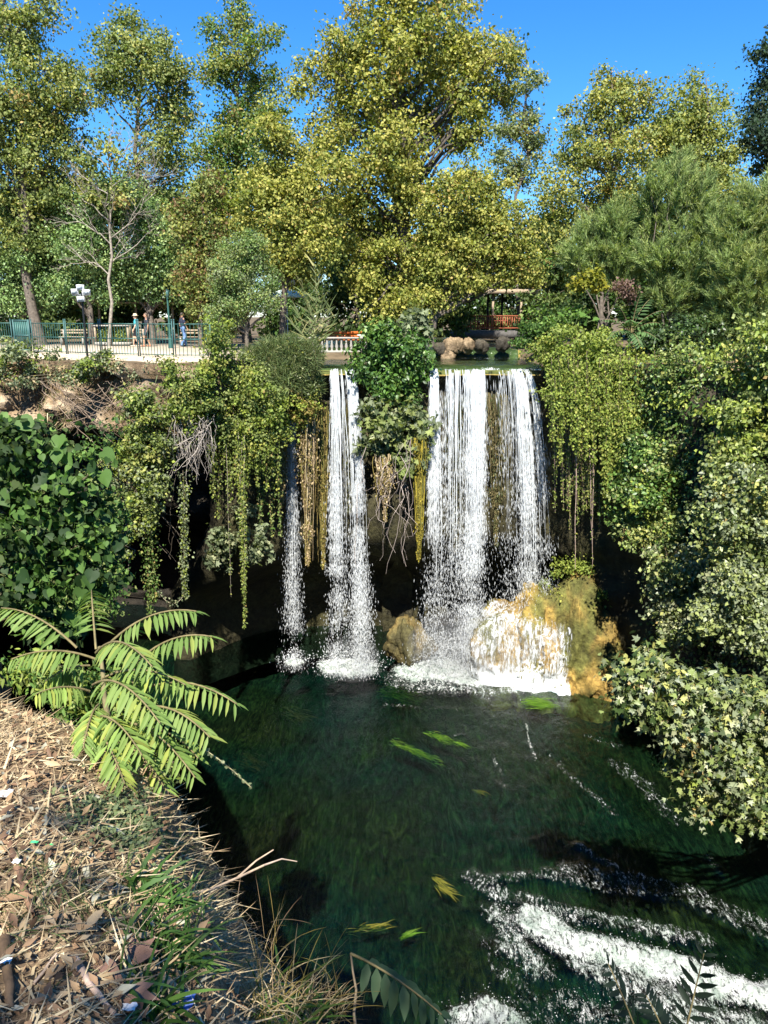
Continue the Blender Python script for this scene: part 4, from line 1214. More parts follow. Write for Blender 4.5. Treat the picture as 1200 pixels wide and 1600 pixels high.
RB = [([(1060, 560, 34), (1095, 585, 38), (1065, 620, 36), (1105, 650, 38), (1055, 670, 32), (1090, 695, 30)], 28, LIME + OLIVE + GREEN[:1]),
      ([(1150, 570, 38), (1190, 600, 40), (1140, 640, 38), (1185, 680, 44), (1140, 700, 34), (1210, 560, 40)], 25.5, LIME + OLIVE),
      ([(1035, 730, 34), (1080, 740, 38), (1010, 780, 32), (1060, 795, 40), (1000, 830, 26), (1045, 840, 34), (1090, 800, 32)], 27.3, OLIVE + GREEN[:2] + LIME[:1]),
      ([(1140, 750, 40), (1190, 760, 44), (1125, 810, 38), (1175, 830, 46), (1130, 870, 36), (1200, 880, 36)], 24, OLIVE + GREY[:2]),
      ([(1040, 880, 34), (1085, 880, 38), (1065, 930, 34), (1095, 945, 30), (1045, 965, 24), (1070, 985, 28)], 26.4, GREY + OLIVE),
      ([(1140, 910, 40), (1190, 930, 42), (1120, 960, 34), (1170, 985, 40), (1200, 1010, 34)], 23, GREY + OLIVE[:2]),
      ([(1000, 700, 28), (975, 760, 22), (985, 810, 22), (1040, 690, 26)], 29, GREEN + OLIVE[:1]),
      ([(1040, 530, 26), (1075, 520, 28), (1110, 545, 30), (1010, 540, 20), (1130, 520, 24)], 34.2, GREEN[1:3] + DARK)]  # last one: dark leaf colours paint in the shade beneath the feathery tree
for (bl, Y_, pal), w_ in zip(RB, W_):
    shrub('cliff_shrub', 'leafy shrub ' + w_, bl, Y_ - (1.2 if 'vine' not in w_ else -.4), 1500 * len(bl), .15, pal, clump=.38, group='shrubs covering the right cliff', mat=M_gloss, jit=.8, back=1.8)

# pinnate plant and big-leaved plants above the vine dome
def frond_plant(name, label, base, fronds, leaf, pairs, pal, mat=M_leaf, stem=(.16, .13, .06), cat='plant', sag=.12, W=1.0, single=True, group=None, drop=.35):
    """fronds: (start xyz, tip xyz, colour index); each frond is a part, its leaflets sub-parts"""
    t = thing(name, label, cat, base, group)
    meshes = []
    for w_, c in pal:
        TV = T_LANCE[0] * np.array([W, 1, 1])
        meshes.append(make_mesh('leaflet', TV, T_LANCE[1], mat, np.array(c), True))
    for f in fronds:
        a, b = np.array(f[0]), np.array(f[1])
        ci = f[2] if len(f) > 2 else None
        L = np.linalg.norm(b - a)
        n = 12
        u = np.linspace(0, 1, n)[:, None]
        P = a + (b - a) * u
        P[:, 2] += (sag * L * 4 * u * (1 - u))[:, 0]
        fr = MB().tube(P, np.linspace(.007, .003, n) * leaf / .14, 5, stem).build('frond', M_root, t, True)
        allV, allF, allC, n0 = [], [], [], 0
        for q in range(pairs):
            s = .2 + .78 * q / (pairs - 1)
            p = np.array([np.interp(s, u[:, 0], P[:, k]) for k in range(3)])
            tg = unit(np.array([np.interp(min(1, s + .05), u[:, 0], P[:, k]) - np.interp(s - .05, u[:, 0], P[:, k]) for k in range(3)]))
            side = unit(np.cross(tg, np.array([0, 0, 1.0])))
            upv = np.cross(side, tg)
            size = leaf * (1.0 - .55 * abs(s - .45) ** 1.3 * 1.6) * (.88 + .24 * R.random())
            for sg in (-1, 1):
                D = unit(side * sg * .85 + tg * (.35 + .35 * s) - np.array([0, 0, drop]) + R.normal(size=3) * .08)
                N = unit(upv + side * sg * -.25 + R.normal(size=3) * .15)
                X = unit(np.cross(D, N)); Z = np.cross(X, D)
                if single:
                    k = ci if ci is not None else int(R.integers(0, len(meshes)))
                    M = Matrix([[X[r] * size, D[r] * size, Z[r] * size, p[r]] for r in range(3)] + [[0, 0, 0, 1]])
                    inst('leaflet', meshes[k], fr, M)
                else:
                    V, F = scatter((T_LANCE[0] * np.array([W, 1, 1]), T_LANCE[1]), p[None], D[None], N[None], size)
                    allV.append(V); allF.append(F + n0); n0 += len(V)
                    allC.append(np.repeat(shade(pal, 1), len(V), axis=0))
        if not single:
            part('leaflets', np.concatenate(allV), np.concatenate(allF), mat, fr, np.concatenate(allC), True, 'stuff')
    return t
b0 = at(985, 520, 31.2)
frond_plant('pinnate_plant', 'pinnate-leaved young tree above the vine dome', b0 - np.array([0, 0, .5]),
    [(b0, at(1035, 485, 30.6)), (b0, at(1030, 505, 30.4)), (b0, at(1000, 462, 31.0)), (b0, at(965, 478, 30.7)), (b0, at(945, 500, 30.6)), (b0, at(1025, 528, 30.2)), (b0, at(985, 500, 30.0)), (b0, at(1015, 468, 31.8)), (b0, at(955, 525, 30.2)), (b0, at(1000, 540, 30.1))],
    .38, 9, [(1, (.10, .17, .06)), (1, (.07, .13, .045))], single=False, W=.9)
tl = thing('taro_plant', 'big heart-leaved plant beside the pinnate young tree', 'plant', at(895, 515, 33.5))
mh = make_mesh('leaf', T_HEART[0], T_HEART[1], M_leaf, np.array((.10, .19, .04)), True)
for px_, py_, s_ in ((872, 488, .34), (890, 482, .38), (905, 490, .42), (925, 485, .36), (880, 500, .34), (915, 500, .36), (935, 497, .3), (860, 498, .3)):
    p = at(px_, py_, 33.3)
    D = unit(np.array([R.normal() * .9, -.5, -.4])); N = unit(np.array([R.normal() * .7, -.3 + .5 * R.normal(), .8]))
    X = unit(np.cross(D, N)); Z = np.cross(X, D)
    lf = inst('leaf', mh, tl, Matrix([[X[r] * s_, D[r] * s_, Z[r] * s_, p[r]] for r in range(3)] + [[0, 0, 0, 1]]))
    MB().tube(limb(at(895, 515, 33.5), p, .1, 5), .012, 4, (.1, .14, .05)).build('stalk', M_root, tl, True)

# giant reed
rt = at(492, 545, 33)
reed = thing('giant_reed', 'tall pale giant reed rising from the grass hummock', 'reed', rt)
for k, (tx, ty) in enumerate(((498, 425), (472, 440), (505, 455), (482, 470), (515, 480), (465, 485), (525, 500), (455, 505), (490, 415))):
    P = limb(rt + np.array([R.normal() * .25, R.normal() * .2, 0]), at(tx, ty, 33), .02, 9, .02)
    cane = MB().tube(P, np.linspace(.022, .006, 9), 5, (.22, .22, .10)).build('cane', M_root, reed, True)
    n = 20
    u = np.linspace(.12, 1, n)
    q = np.stack([np.interp(u, np.linspace(0, 1, 9), P[:, c]) for c in range(3)], -1)
    sd = np.where(np.arange(n) % 2 == 0, 1, -1)[:, None]
    D = unit(np.array([.5, -.2, .45]) * sd * np.array([1, 1, 0]) + np.array([0, -.2, .75]) + R.normal(size=(n, 3)) * .15 - np.array([0, 0, .5]) * (1 - u)[:, None])
    V, F = scatter(T_BLADE, q, D, unit(rdir(n) + [0, -.8, .6]), .7 * (.6 + .6 * R.random(n)), .11)
    part('leaf_blades', V, F, M_leaf, cane, np.repeat(shade([(2, (.19, .22, .10)), (2, (.14, .18, .07)), (1, (.3, .28, .12))], n), 5, axis=0), kind='stuff')

# ================================================================== NEAR PLANTS
def leaf_objects(t, T, P, D, N, S, pal, mat, name='leaf'):
    ms = [make_mesh(name, T[0], T[1], mat, np.array(c), True) for _, c in pal]
    for p, d, n_, s in zip(P, D, N, S):
        d = unit(d); X = unit(np.cross(d, n_)); Z = np.cross(X, d)
        inst(name, ms[int(R.integers(0, len(ms)))], t, Matrix([[X[r] * s, d[r] * s, Z[r] * s, p[r]] for r in range(3)] + [[0, 0, 0, 1]]))

# plane branch hanging over the river at the right
pb = [(985, 1058, 22), (1020, 1068, 30), (1065, 1085, 36), (1120, 1095, 40), (1180, 1100, 42), (1000, 1105, 30), (1050, 1130, 38), (1105, 1150, 42), (1165, 1160, 44), (1210, 1150, 40), (1075, 1190, 34), (1130, 1210, 38), (1185, 1215, 38), (1095, 1235, 24), (1150, 1250, 24), (1190, 1265, 20), (975, 1100, 14), (1010, 1030, 22), (1185, 1285, 12), (1085, 1270, 10), (1220, 1230, 30)]
B = ragged(np.array(pxblobs(pb, 13.5, .8)), 2)
broot = np.array([13.0, 16.5, 5.0])
pt = thing('plane_branch', 'sunlit plane tree branches leaning over the dark river at the right', 'tree', broot)
mb = MB()
for b in B[:len(pb)]:
    mb.tube(limb(broot, b[:3], -.1, 8, .04), np.linspace(.06, .012, 8), 6, (.16, .13, .1))
V, F, C, cl, par = blob_leaves(B, 8000, .125, [(w, tuple(1.0 * np.array(c))) for w, c in GREY] + OLIVE + DARK[1:2], T_STAR, .3, per=24, up=.5, out=.35, rnd=.75, shell=.4)
for k in range(len(cl)):
    mb.tube(limb(par[k], cl[k], .1, 4, .15), np.linspace(.012, .004, 4), 4, (.16, .13, .1))
mb.build('branches', M_bark, pt, True)
part('foliage', V, F, M_gloss, pt, C, True, 'stuff')
n = 240
bi = R.choice(len(B), n, p=B[:, 3] / B[:, 3].sum())
d = rdir(n); d[:, 1] = -np.abs(d[:, 1])
P = B[bi, :3] + d * B[bi, 3:4] * 1.02
N = unit(d * .4 + rdir(n) * .5 + np.array([-.25, -.5, .7]))
D = np.cross(N, rdir(n)) + np.array([0, 0, -.35])
leaf_objects(pt, T_STAR, P, D, N, .14 * (.7 + .5 * R.random(n)), [(w, tuple(1.0 * np.array(c))) for w, c in GREY] + OLIVE[:3] + [LIME[0], (1, (.22, .25, .05))], M_gloss)

# big heart-leaved bush at the left
mbl = [(20, 690, 40), (70, 700, 36), (15, 760, 46), (75, 770, 42), (120, 760, 30), (30, 830, 46), (90, 840, 42), (135, 830, 34), (20, 900, 46), (80, 910, 42), (135, 900, 32), (170, 850, 20), (160, 720, 18), (60, 960, 34), (120, 965, 28), (-40, 800, 60), (-30, 700, 50), (150, 790, 22), (165, 910, 16)]
B = np.array(pxblobs(mbl, 7.6, .8))
mroot = np.array([-5.3, 8.4, 12.0])
mt = thing('mulberry_bush', 'dark green heart-leaved bush crowding the left edge', 'bush', mroot)
mb = MB()
for b in B:
    mb.tube(limb(mroot, b[:3], .15, 7, .06), np.linspace(.03, .008, 7), 5, (.1, .09, .05))
V, F, C, cl, par = blob_leaves(B, 4200, .075, DARK + GREEN[:2], T_HEART, .18, per=22, out=.4, up=.5)
for k in range(0, len(cl)):
    mb.tube(limb(par[k], cl[k], .1, 4, .15), np.linspace(.006, .003, 4), 4, (.12, .13, .05))
mb.build('stems', M_root, mt, True)
part('foliage', V, F, M_leaf, mt, C, True, 'stuff')
n = 170
bi = R.integers(0, len(B), n)
d = rdir(n); d[:, 1] = -np.abs(d[:, 1])
P = B[bi, :3] + d * B[bi, 3:4] * 1.0
N = unit(d * .5 + rdir(n) * .8 + np.array([-.1, -.1, .6]))
D = np.cross(N, rdir(n)) * .6 + np.array([.2, -.3, -.7])
leaf_objects(mt, T_HEART, P, D, N, .15 * (.4 + .95 * R.random(n)), [(2, (.035, .075, .018)), (1, (.06, .115, .026)), (2, (.022, .05, .014)), (1, (.085, .16, .036))], M_leaf)
shrub('ivy_bush', 'small-leaved ivy hanging in shade right of the heart-leaved bush', [(150, 760, 24), (175, 800, 24), (160, 850, 28), (180, 890, 20), (150, 920, 26), (170, 950, 18), (140, 700, 20), (120, 950, 26), (160, 680, 14)], 11.5, 5200, .07, GREEN + OLIVE[:2], clump=.16, r=.012)

# the tree-of-heaven seedling in the foreground
def A(px_, py_, Y_): return at(px_, py_, Y_)
fr = []
for f in (((150, 1015, 4.9), (143, 922, 5.6)), ((165, 1012, 4.8), (307, 955, 4.6)), ((120, 1012, 4.9), (2, 950, 5.0)), ((150, 1030, 4.7), (18, 1030, 4.5)), ((150, 1020, 4.7), (238, 1042, 4.0)),
          ((200, 1050, 4.6), (332, 995, 4.3)), ((210, 1085, 4.5), (370, 1100, 4.0)), ((145, 1070, 4.4), (250, 1130, 3.7)), ((215, 1110, 4.3), (328, 1152, 3.8)), ((140, 1080, 4.4), (55, 1085, 4.1)),
          ((150, 1120, 4.2), (222, 1180, 3.6)), ((160, 1060, 4.5), (290, 1070, 4.1)), ((150, 1140, 4.1), (195, 1225, 3.6)), ((205, 1130, 4.2), (305, 1215, 3.7)), ((155, 1100, 4.3), (130, 1170, 3.8), 3)):
    fr.append((A(f[0][0], f[0][1], f[0][2] * .8), A(f[1][0], f[1][1], f[1][2] * .8)) + tuple(f[2:]))
frond_plant('ailanthus_seedling', 'sunlit seedling with long pinnate fronds on the near bank', at(170, 1150, 3.75), fr[:9], .15, 16,
    [(3, (.17, .26, .065)), (3, (.14, .22, .055)), (2, (.20, .28, .08)), (1, (.24, .29, .07))], sag=.12, drop=.6, W=.62)
at2 = bpy.data.objects['ailanthus_seedling']
frond_plant('ailanthus_sucker', 'lower sunlit pinnate fronds hanging beneath the seedling', at(180, 1165, 3.7), fr[9:] + [(A(175, 1150, 3.5), A(115, 1160, 3.3)), (A(185, 1160, 3.5), A(260, 1235, 3.1)), (A(235, 1140, 3.5), A(310, 1185, 3.2)), (A(140, 1040, 3.9), A(70, 1065, 3.7)), (A(180, 1050, 3.8), A(225, 1095, 3.4))], 0.13, 15,
    [(3, (.18, .26, .06)), (3, (.14, .22, .05)), (2, (.26, .30, .06))], sag=.1, drop=.6, W=.62, single=False)
MB().tube(limb(at(175, 1170, 3.75), at(155, 1010, 3.9), 0, 8, .02), np.linspace(.02, .01, 8), 6, (.14, .12, .06)).build('stem', M_root, at2, True)
shrub('weed_clump', 'tangled weeds filling the shade under the seedling fronds', [(60, 1050, 26), (100, 1065, 26), (140, 1085, 28), (185, 1100, 28), (215, 1130, 26), (245, 1150, 24), (160, 1130, 24), (260, 1185, 20), (110, 1100, 20), (40, 1040, 20), (205, 1060, 22)], 4.5, 4200, .05, GREEN + LIME[:2] + OLIVE[:1], clump=.1, r=.006, back=.2, T=T_LANCE, W=1.3)
# sprays at the bottom of the frame
s0 = at(545, 1660, 2.5)
frond_plant('drooping_frond', 'shaded broad-leafleted frond at the bottom centre', s0, [(at(548, 1490, 2.55), at(690, 1585, 2.35))], .125, 9, [(1, (.05, .09, .045)), (1, (.065, .11, .055))], sag=.06, W=1.35, drop=.75)
MB().tube(limb(at(560, 1640, 2.5), at(548, 1490, 2.55), .02, 6, .04), np.linspace(.008, .004, 6), 5, (.25, .2, .14)).build('stem', M_root, bpy.data.objects['drooping_frond'], True)
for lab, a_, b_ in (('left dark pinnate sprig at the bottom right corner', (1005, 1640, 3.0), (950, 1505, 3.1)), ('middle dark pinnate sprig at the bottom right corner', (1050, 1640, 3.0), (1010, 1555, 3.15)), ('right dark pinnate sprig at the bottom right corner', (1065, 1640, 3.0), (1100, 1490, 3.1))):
    frond_plant('dark_sprig', lab, at(*a_), [(at(*a_), at(*b_))], .115, 8, [(1, (.012, .022, .014)), (1, (.018, .03, .018))], sag=.03, W=1.0, drop=.1, group='dark sprigs over the rapids')  # near-black leaflets: the shade over the sprigs is put into their colour

# ================================================================== THE NEAR BANK'S COVER
def bank_pts(n, x0=-3.4, x1=.7, y0=.85, y1=5.0, dmin=.0):
    x = x0 + (x1 - x0) * R.random(n * 3); y = y0 + (y1 - y0) * R.random(n * 3) ** 1.3
    z, d = bank_h(x, y), bank_look(BD, x, y)
    ok = d > dmin
    x, y, z = x[ok][:n], y[ok][:n], z[ok][:n]
    return np.stack([x, y, z], -1)
P = bank_pts(40000, dmin=-.7)
n = len(P)
D = unit(np.c_[R.normal(size=(n, 2)), R.normal(size=n) * .22 - .05])
V, F = scatter(T_SPIKE, P + [0, 0, .012], D, unit(np.array([0, 0, 1.0]) + R.normal(size=(n, 3)) * .3), .03 + .14 * R.random(n) ** 2, .06)
tag(part('dry_straw', V, F, M_straw, None, np.repeat(shade(STRAW, n), 3, axis=0)), 'dry straw matted over the near bank', 'straw', None, 'stuff')
P = bank_pts(9000, dmin=-.1)
n = len(P)
LIT = [(3, (.33, .22, .12)), (3, (.24, .15, .085)), (2, (.42, .31, .18)), (2, (.16, .095, .055)), (1, (.34, .33, .25))]
N = unit(np.array([0, 0, 1.0]) + R.normal(size=(n, 3)) * .45)
V, F = scatter(T_KITE, P + [0, 0, .018], np.cross(N, rdir(n)), N, .02 + .045 * R.random(n), .55)
tag(part('leaf_litter', V, F, M_straw, None, np.repeat(shade(LIT, n), 4, axis=0), True), 'small brown leaf litter strewn over the near bank', 'leaf litter', None, 'stuff')
# the larger fallen leaves, one by one
P = bank_pts(140, -1.6, .1, .95, 3.2, .05)
ms = [make_mesh('fallen_leaf', T_LANCE[0] * np.array([1.25, 1, 1.6]), T_LANCE[1], M_straw, np.array(c), True) for _, c in LIT]
for p in P:
    N = unit(np.array([0, 0, 1.0]) + R.normal(size=3) * .35); D = unit(np.cross(N, rdir(1)[0])); X = np.cross(D, N); s = .05 + .05 * R.random()
    p = p + [0, 0, .03]
    o = inst('fallen_leaf', ms[int(R.integers(0, len(ms)))], None, Matrix([[X[r] * s, D[r] * s, N[r] * s, p[r]] for r in range(3)] + [[0, 0, 0, 1]]))
    tag(o, 'dry narrow leaf lying in the litter of the near bank', 'leaf', 'fallen narrow leaves on the near bank')
def on_bank(px_, py_):
    p = EYE + ray(px_, py_) * np.linspace(.8, 7, 900)[:, None]
    z = bank_h(p[:, 0], p[:, 1])
    k = np.nonzero(p[:, 2] <= z)[0]
    return p[k[0] if len(k) else -1]
for lab, px_, py_, s, a_ in (('large brown lobed leaf beside the grass tuft, topmost of three', 222, 1525, .1, .6), ('large brown lobed leaf beside the grass tuft, middle of three', 190, 1540, .11, 2.2), ('large brown lobed leaf beside the grass tuft, lowest of three', 208, 1562, .1, 3.6)):
    p = on_bank(px_, py_) + [0, 0, .045]
    N = unit(np.array([.1, -.25, 1.0])); D = unit(np.cross(N, np.array([math.cos(a_), math.sin(a_), 0]))); X = np.cross(D, N)
    TV = T_STAR[0].copy(); TV[:, 2] *= 1.8
    me = make_mesh('plane_leaf', TV, T_STAR[1], M_straw, np.array((.24, .14, .10)), True)
    tag(inst('plane_leaf', me, None, Matrix([[X[r] * s, D[r] * s, N[r] * s, p[r]] for r in range(3)] + [[0, 0, 0, 1]])), lab, 'leaf')
# bark strips and sticks
def stick(name, label, pts, rad, col, cat='stick', lift=.02):
    P = np.array([on_bank(*p) + [0, 0, lift] for p in pts])
    Q = resample(P, .03, False)
    Q = Q + R.normal(size=Q.shape) * .002
    o = MB().tube(Q, np.linspace(rad, rad * .55, len(Q)), 6, col).build(name, M_bark, None, True)
    return tag(o, label, cat)
stick('bark_strip', 'pale curled bark strip among the fallen leaves at the bottom', [(118, 1510), (135, 1540), (160, 1570), (182, 1595)], .012, (.38, .28, .22))
stick('stick', 'brown thick stick along the left edge of the bank', [(8, 1310), (25, 1350), (40, 1400), (50, 1440)], .016, (.20, .115, .07))
stick('stick', 'thin grey stick lying across the bank towards the grass tuft', [(108, 1460), (150, 1452), (200, 1442), (240, 1438)], .006, (.30, .22, .15))
stick('stick', 'dark shaded bark pole at the bottom left corner', [(6, 1480), (14, 1530), (18, 1590)], .018, (.13, .085, .05))
stick('stick', 'short pale twig left of the plane leaves', [(55, 1545), (75, 1525), (88, 1500)], .005, (.4, .3, .22))
# bare forked twig leaning out over the water
tw = thing('forked_twig', 'bare pale twig forking out over the water from the bank edge', 'twig', on_bank(290, 1420))
MB().tube([on_bank(235, 1430) + [0, 0, .03], on_bank(290, 1418) + [0, 0, .05], at(330, 1390, 2.75), at(370, 1372, 2.9), at(412, 1352, 3.0)], [.008, .008, .007, .006, .005], 6, (.42, .31, .21)).build('stem', M_bark, tw, True)
MB().tube([at(370, 1372, 2.9), at(400, 1345, 3.0), at(427, 1328, 3.1)], [.005, .004, .003], 5, (.42, .31, .21)).build('fork', M_bark, tw, True)
MB().tube([at(412, 1352, 3.0), at(440, 1342, 3.1), at(464, 1346, 3.15)], [.005, .004, .002], 5, (.45, .34, .25)).build('fork', M_bark, tw, True)
vt = thing('trailing_vine', 'thin beaded vine reaching out over the water from the seedling', 'vine', at(318, 1170, 3.8))
P = np.array([at(318, 1170, 3.8), at(340, 1185, 3.8), at(365, 1205, 3.75), at(392, 1230, 3.7)]); Q = resample(P, .02, False)
MB().tube(Q, .003, 4, (.3, .27, .15)).build('vine_stem', M_root, vt, True)
k_ = np.repeat(np.arange(len(Q)), 2); V, F = scatter(T_HEART, Q[k_], rdir(len(k_)), unit(rdir(len(k_)) + [0, -.4, .8]), .022)
part('foliage', V, F, M_leaf, vt, np.repeat(shade(GREY, len(k_)), len(T_HEART[0]), axis=0), kind='stuff')
# grass tufts
def tuft(label, px_, py_, n, L, spread, pal, W=.05, lean=(0, 0), name='grass_tuft', cat='grass', up=.9, base=None):
    c = on_bank(px_, py_) if base is None else base
    t = thing(name, label, cat, c)
    q = np.c_[c[0] + R.normal(size=n) * spread, c[1] + R.normal(size=n) * spread, np.zeros(n)]
    q[:, 2] = bank_h(q[:, 0], q[:, 1]) if base is None else c[2] + R.normal(size=n) * .03
    D0 = unit(np.c_[R.normal(size=(n, 2)) * .5 + np.array(lean), np.full(n, up)])
    ln = L * (.4 + .8 * R.random(n))
    mbV, mbF, n0 = [], [], 0
    side = unit(np.cross(D0, rdir(n)))
    K = 6
    u = np.linspace(0, 1, K)
    ctr = q[:, None, :] + D0[:, None, :] * (ln[:, None] * u[None, :])[:, :, None] + unit(D0 * np.array([1, 1, 0]))[:, None, :] * (ln[:, None] * .45 * u[None, :] ** 2)[:, :, None] - np.array([0, 0, 1.0]) * (ln[:, None] * .4 * u[None, :] ** 2.2)[:, :, None]
    wv = (L * W * np.sqrt(np.clip(1 - u ** 2, 0, 1)) * .5)[None, :, None] * side[:, None, :]
    V = np.stack([ctr - wv, ctr + wv], 2).reshape(-1, 3)
    b = (np.arange(n) * K * 2)[:, None] + (np.arange(K - 1) * 2)[None, :]
    F = np.stack([b, b + 1, b + 3, b + 2], -1).reshape(-1, 4)
    part('blades', V, F, M_leaf, t, np.repeat(shade(pal, n), K * 2, axis=0), True, 'stuff')
    return t
GB = [(3, (.05, .11, .025)), (2, (.075, .145, .03)), (1, (.11, .17, .05))]
tuft('lush green grass tuft near the bottom of the bank', 262, 1490, 120, .16, .05, GB, .07, (.15, -.1))
tuft('second green grass tuft higher on the bank', 272, 1430, 60, .13, .05, GB, .07, (.1, 0))
tuft('long-bladed green tuft by the blue wrapper', 240, 1575, 50, .16, .04, GB, .09)
tuft('leafy green weed above the grass tufts', 228, 1392, 60, .12, .04, GB, .14)
tuft('wispy grey-green grass patch left on the bank', 75, 1385, 130, .12, .13, GRASSY, .03)
tuft('sparse grey-green grass in the middle of the bank', 150, 1410, 200, .11, .12, GRASSY + STRAW[:2], .03)
tuft('tall dry grass stems at the left edge behind the bank', 12, 1060, 70, .55, .16, GRASSY + STRAW, .02, (.25, 0))
tuft('pale dry grass fringe along the bank edge', 280, 1265, 260, .11, .09, STRAW, .03, (.3, .1))
tuft('dry straw fringe below the seedling fronds', 285, 1215, 240, .16, .08, STRAW + MOSS[:1], .03, (.5, .1), up=.1)
tuft('dry brown grass overhanging the edge lower down', 340, 1470, 260, .12, .09, STRAW, .025, (.5, .1))
tuft('brown dry brush at the bottom centre', 0, 0, 160, .2, .08, STRAW + MOSS[:2], .018, (.1, .1), base=at(430, 1580, 2.2))
tuft('straw tuft under the drooping frond', 0, 0, 130, .17, .05, STRAW + MOSS[:2], .02, (.25, .1), base=at(500, 1590, 2.4))
tuft('dry seed-head stalks standing against the water', 0, 0, 26, .22, .05, STRAW + MOSS[:2], .012, (.1, .2), base=at(415, 1490, 2.4))
tuft('green blades at the bottom centre edge', 0, 0, 60, .2, .08, GB, .06, (.1, 0), base=at(440, 1610, 2.2))
tuft('grass fringe on the bank edge by the forked twig', 315, 1400, 160, .10, .06, GRASSY + STRAW, .03, (.5, .2))
c = on_bank(212, 1300)
hm = thing('herb_mat', 'pale green herb mat on the sunlit bank', 'herb', c)
P = c + R.normal(size=(2600, 3)) * np.array([.11, .15, .0]); P[:, 2] = bank_h(P[:, 0], P[:, 1]) + .05 * R.random(len(P))
N = unit(rdir(len(P)) * .7 + [0, -.2, 1]); V, F = scatter(T_KITE, P, np.cross(N, rdir(len(P))), N, .014 + .012 * R.random(len(P)))
part('foliage', V, F, M_leaf, hm, np.repeat(shade([(2, (.16, .2, .10)), (2, (.12, .16, .07)), (1, (.2, .22, .10))], len(P)), 4, axis=0), kind='stuff')
# litter
def scrap(name, label, px_, py_, size, col, cat):
    p = on_bank(px_, py_) + [0, 0, .03]
    g = np.linspace(-1, 1, 7)
    X, Y = np.meshgrid(g, g)
    q = np.stack([X.ravel(), Y.ravel(), 0 * X.ravel()], -1)
    q[:, 2] = .7 * fbm(q * 1.7 + px_, 3, 81)
    q[:, :2] += .25 * R.normal(size=(49, 2)) * .4
    i, j = np.meshgrid(np.arange(6), np.arange(6), indexing='ij'); a = (i * 7 + j).ravel()
    o = part(name, q * np.array(size) + p, np.stack([a, a + 1, a + 8, a + 7], -1), M_part, None, np.tile(col, (49, 1)), True)
    tag(o, label, cat)
scrap('paper_scrap', 'crumpled white paper scrap at the left edge in shade', 12, 1516, (.013, .01, .012), (.75, .75, .75), 'litter')
scrap('paper_scrap', 'small white paper scrap above the brown stick', 27, 1358, (.012, .01, .01), (.75, .75, .74), 'litter')
scrap('paper_scrap', 'grey crumpled wrapper on the upper left bank', 8, 1250, (.03, .025, .02), (.45, .45, .45), 'litter')
scrap('paper_scrap', 'white torn tissue at the bottom of the bank', 203, 1588, (.018, .012, .01), (.72, .7, .66), 'litter')
scrap('plastic_wrapper', 'clear blue plastic wrapper at the bottom edge of the bank', 285, 1582, (.03, .035, .03), (.10, .16, .42), 'litter')
scrap('plastic_scrap', 'bright green plastic scrap on the sunlit bank', 78, 1334, (.012, .009, .008), (.03, .45, .12), 'litter')
scrap('plastic_scrap', 'smaller green plastic scrap left of the bright one', 55, 1328, (.012, .006, .006), (.04, .4, .14), 'litter')

# eucalyptus behind the photographer, whose shade dapples the lower bank
sv = np.array(TO_SUN)
eb = [(*(np.array([x_, y_, 14.3]) + sv * t_), r_) for x_, y_, t_, r_ in ((1.2, 2.2, 10, .6), (1.5, 2.3, 10.5, .5), (.9, 2.3, 10.4, .5), (.1, 1.95, 9.6, .5), (-.3, 1.3, 8, .55), (-.9, 1.5, 8.4, .55), (-1.4, 1.9, 8, .5), (.2, 1.6, 9, .5), (-.5, 1.9, 8.8, .4), (-.2, .4, 9, .9), (-1.4, .7, 9.5, .9), (.9, .9, 9, .8), (-1.0, -.4, 10, 1.1), (.4, -.5, 10, 1.0), (.7, 1.9, 9, .5), (1.6, 1.5, 9, .6))]
tree('eucalyptus_tree', 'eucalyptus standing behind the photographer', (-2.2, -6.5, 14.3), eb, 2600, .18, OLIVE, .18, T=T_LANCE, clump=.4, W=1.1, droop=1.2, rag=0)

# ================================================================== WEED IN THE RIVER
def weed(label, px_, py_, L, w, n, pal, dirn=(.75, -.65), z=-.05):
    c = atz(px_, py_, 0)
    t = thing('river_weed', label, 'weed', c, 'green weed trailing in the river')
    d = unit(np.array([dirn[0], dirn[1], 0.0]))
    s = np.array([-d[1], d[0], 0])
    q = c + d * (np.clip(R.normal(size=n) * .28, -.6, .6) * L)[:, None] + s * (R.normal(size=n) * w * .4)[:, None]
    q[:, 2] = z + .05 * R.random(n)
    D = unit(d + s * (R.normal(size=n) * .22)[:, None] + np.array([0, 0, .02]))
    V, F = scatter(T_BLADE, q, D, unit(np.array([0, 0, 1.0]) + R.normal(size=(n, 3)) * .3), .2 + .35 * R.random(n), .05)
    part('blades', V, F, M_leaf, t, np.repeat(shade(pal, n), 5, axis=0), kind='stuff')
WG = [(3, (.12, .24, .02)), (2, (.08, .17, .02)), (1, (.17, .27, .04))]
WY = [(3, (.20, .19, .03)), (2, (.14, .14, .03))]
weed('longest bright green weed streamer in mid-river', 645, 1172, 1.9, .25, 260, WG)
weed('bright green weed streamer right of the longest one', 683, 1150, 1.0, .25, 140, WG)
weed('small green weed streamer at the edge of the fast water', 716, 1160, .6, .2, 70, WG)
weed('round bright green weed cushion off the golden rock', 836, 1100, 1.0, .55, 500, WG, (.9, -.3), .03)
weed('dark green weed under the paired waterfall foam', 620, 1080, 1.8, .9, 260, [(1, (.06, .12, .015))], z=-.1)
weed('yellow weed tuft lower down the river', 690, 1386, .45, .15, 60, WY)
weed('small yellow weed just above the lower tuft', 680, 1372, .3, .12, 30, WY)
weed('brownish weed at the left of the pool', 460, 1110, 1.2, .5, 120, [(1, (.10, .08, .02))], z=-.15)
weed('submerged brown weed below the seedling fronds', 390, 1180, 1.2, .6, 120, [(1, (.07, .055, .018))], z=-.2)
weed('thin olive weed near the bottom of the river', 570, 1450, .9, .15, 60, WY, (.95, .2))
